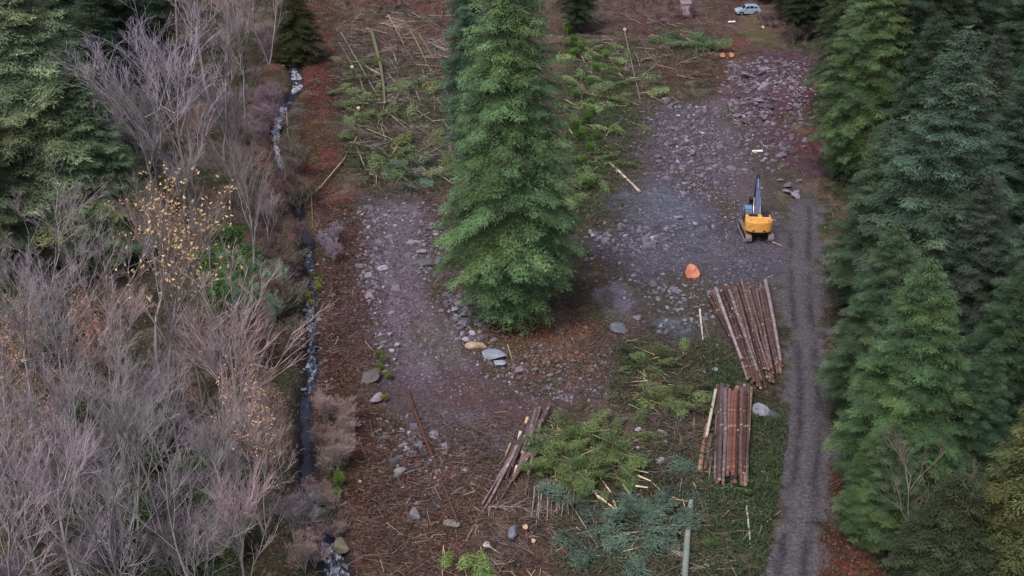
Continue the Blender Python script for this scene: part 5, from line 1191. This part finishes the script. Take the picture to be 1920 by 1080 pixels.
    for k in range(5): bk.box((.46-ww+.1+k*.225, 5.2, .2), (.09, .26, .07), 0)
    for sx in (-ww, ww): bk.prism([(5.3, .2), (5.75, 1.35), (6.2, 1.2), (6.35, .75), (6.15, .3), (5.7, .08)], .46+sx-.02, .46+sx+.02, 0, 'x')
    bo = up(bk, "bucket", DK)
    ex.scale = (1.06, 1.06, 1.06)
    return ex
excavator()
# ------------------------------------------------------------------ small car
def car():
    p = at(1401, 27); o = empty("parked_car", p, "small silvery-blue hatchback parked side-on under the dark evergreens at the top edge", "car", None, R(187))
    BP = paint("car_paint", L4(168, 192, 214), .3, .1, .12); WG = paint("car_glass", L4(30, 36, 46), .1, 0, .0); RB = paint("tyre_rubber", L4(28, 28, 30), .8); RM = paint("wheel_rim", L4(170, 172, 178), .35, .6, .1); LM = paint("lamp_glass", L4(226, 230, 234), .15); RL = paint("tail_glass", L4(150, 40, 36), .2)
    # profile along +x = front ; body shell
    body = [(-2.0, .42), (-2.06, .8), (-2.0, 1.02), (-1.2, 1.06), (.75, 1.04), (1.35, .98), (1.9, .84), (2.06, .62), (2.04, .36), (1.72, .30), (1.66, .5), (1.4, .66), (1.1, .66), (.86, .5), (.8, .28), (-.86, .28), (-.92, .5), (-1.16, .66), (-1.46, .66), (-1.7, .5), (-1.76, .32)]
    m = MB(); m.prism(body, -.84, .84, 0, 'y'); bd = m.build("body", BP, o)
    sk = MB(); sk.box((0, 0, .34), (3.4, 1.5, .24), 0, bev=.05); sk.build("underbody", DK, o)
    g = MB()
    lo = [(-1.92, 1.03), (-1.62, 1.5), (-1.3, 1.58), (0.1, 1.58), (.45, 1.46), (.98, 1.03)]
    n = len(lo); vs = [(x, -.80 if z < 1.1 else -.64, z) for x, z in lo]+[(x, .80 if z < 1.1 else .64, z) for x, z in lo]
    g.add(vs, [tuple(range(n)), tuple(range(2*n-1, n-1, -1))]+[(i, i+n, (i+1) % n+n, (i+1) % n) for i in range(n)]); g.build("cabin", BP, o)
    def quad(name, q, nrm, mat):
        k = MB(); q = [Vector(v) for v in q]; nn = Vector(nrm).normalized()*.012; k.add([v+nn for v in q]+[v-nn for v in q], [(0, 1, 2, 3), (7, 6, 5, 4), (0, 4, 5, 1), (1, 5, 6, 2), (2, 6, 7, 3), (3, 7, 4, 0)]); k.build(name, mat, o)
    for s in (-1, 1):
        f = lambda x, z: (x, s*(.80-(z-1.03)*.16/.45*.98), z)
        quad("side_window", [f(-1.6, 1.12), f(-.95, 1.12), f(-.95, 1.47), f(-1.42, 1.47)], (0, s, .35), WG)
        quad("side_window", [f(-.85, 1.12), f(-.15, 1.12), f(-.15, 1.49), f(-.85, 1.49)], (0, s, .35), WG)
        quad("side_window", [f(-.05, 1.12), f(.72, 1.12), f(.34, 1.45), f(-.05, 1.49)], (0, s, .35), WG)
        mm = MB(); mm.box((.72, s*.92, 1.1), (.14, .16, .12), 0, bev=.03); mm.build("mirror", BP, o)
        hl = MB(); hl.box((1.96, s*.62, .72), (.2, .36, .14), 0, bev=.03); hl.build("headlight", LM, o)
        tl = MB(); tl.box((-2.02, s*.68, .88), (.1, .24, .24), 0, bev=.02); tl.build("taillight", RL, o)
        dh = MB(); dh.box((-.75, s*.85, .94), (.16, .03, .03), 0); dh.build("door_handle", DK, o)
        for x in (-1.31, 1.26):
            w_ = MB(); w_.tube([(x, s*.66, .32), (x, s*.86, .32)], .32, 0, 18); wh = w_.build("wheel", RB, o)
            r_ = MB(); r_.tube([(x, s*.862, .32), (x, s*.875, .32)], .19, 0, 12); r_.build("rim", RM, wh)
    quad("windscreen", [(.94, -.7, 1.08), (.94, .7, 1.08), (.48, .58, 1.45), (.48, -.58, 1.45)], (.7, 0, .7), WG)
    quad("rear_window", [(-1.88, -.66, 1.12), (-1.88, .66, 1.12), (-1.66, .58, 1.45), (-1.66, -.58, 1.45)], (-.8, 0, .5), WG)
    return o
car()
# ------------------------------------------------------------------ small pale shed near the top
def shed():
    p = at(1285, 30); o = empty("small_shed", p, "narrow pale weathered box-like shed in the reddish brush at the top", "shed", None, R(4))
    PW = bark_mat("weathered_board", L4(150, 134, 140), L4(186, 170, 174), 2.0); RW = paint("shed_roof", L4(150, 132, 138), .8, 0, .5)
    m = MB(); m.box((0, 0, 1.15), (1.65, 1.5, 2.3), 0, bev=.02); m.build("wall", PW, o)
    r = MB(); r.box((0, 0, 2.36), (1.95, 1.8, .1), 0, rx=R(6), bev=.02); r.build("roof", RW, o)
    d_ = MB(); d_.box((.28, -.765, 1.05), (.74, .03, 1.9), 0); dr = d_.build("door", paint("shed_door", L4(186, 168, 172), .8, 0, .3), o)
    h = MB(); h.box((.0, -.80, 1.05), (.04, .05, .16), 0); h.build("handle", DK, dr)
shed()
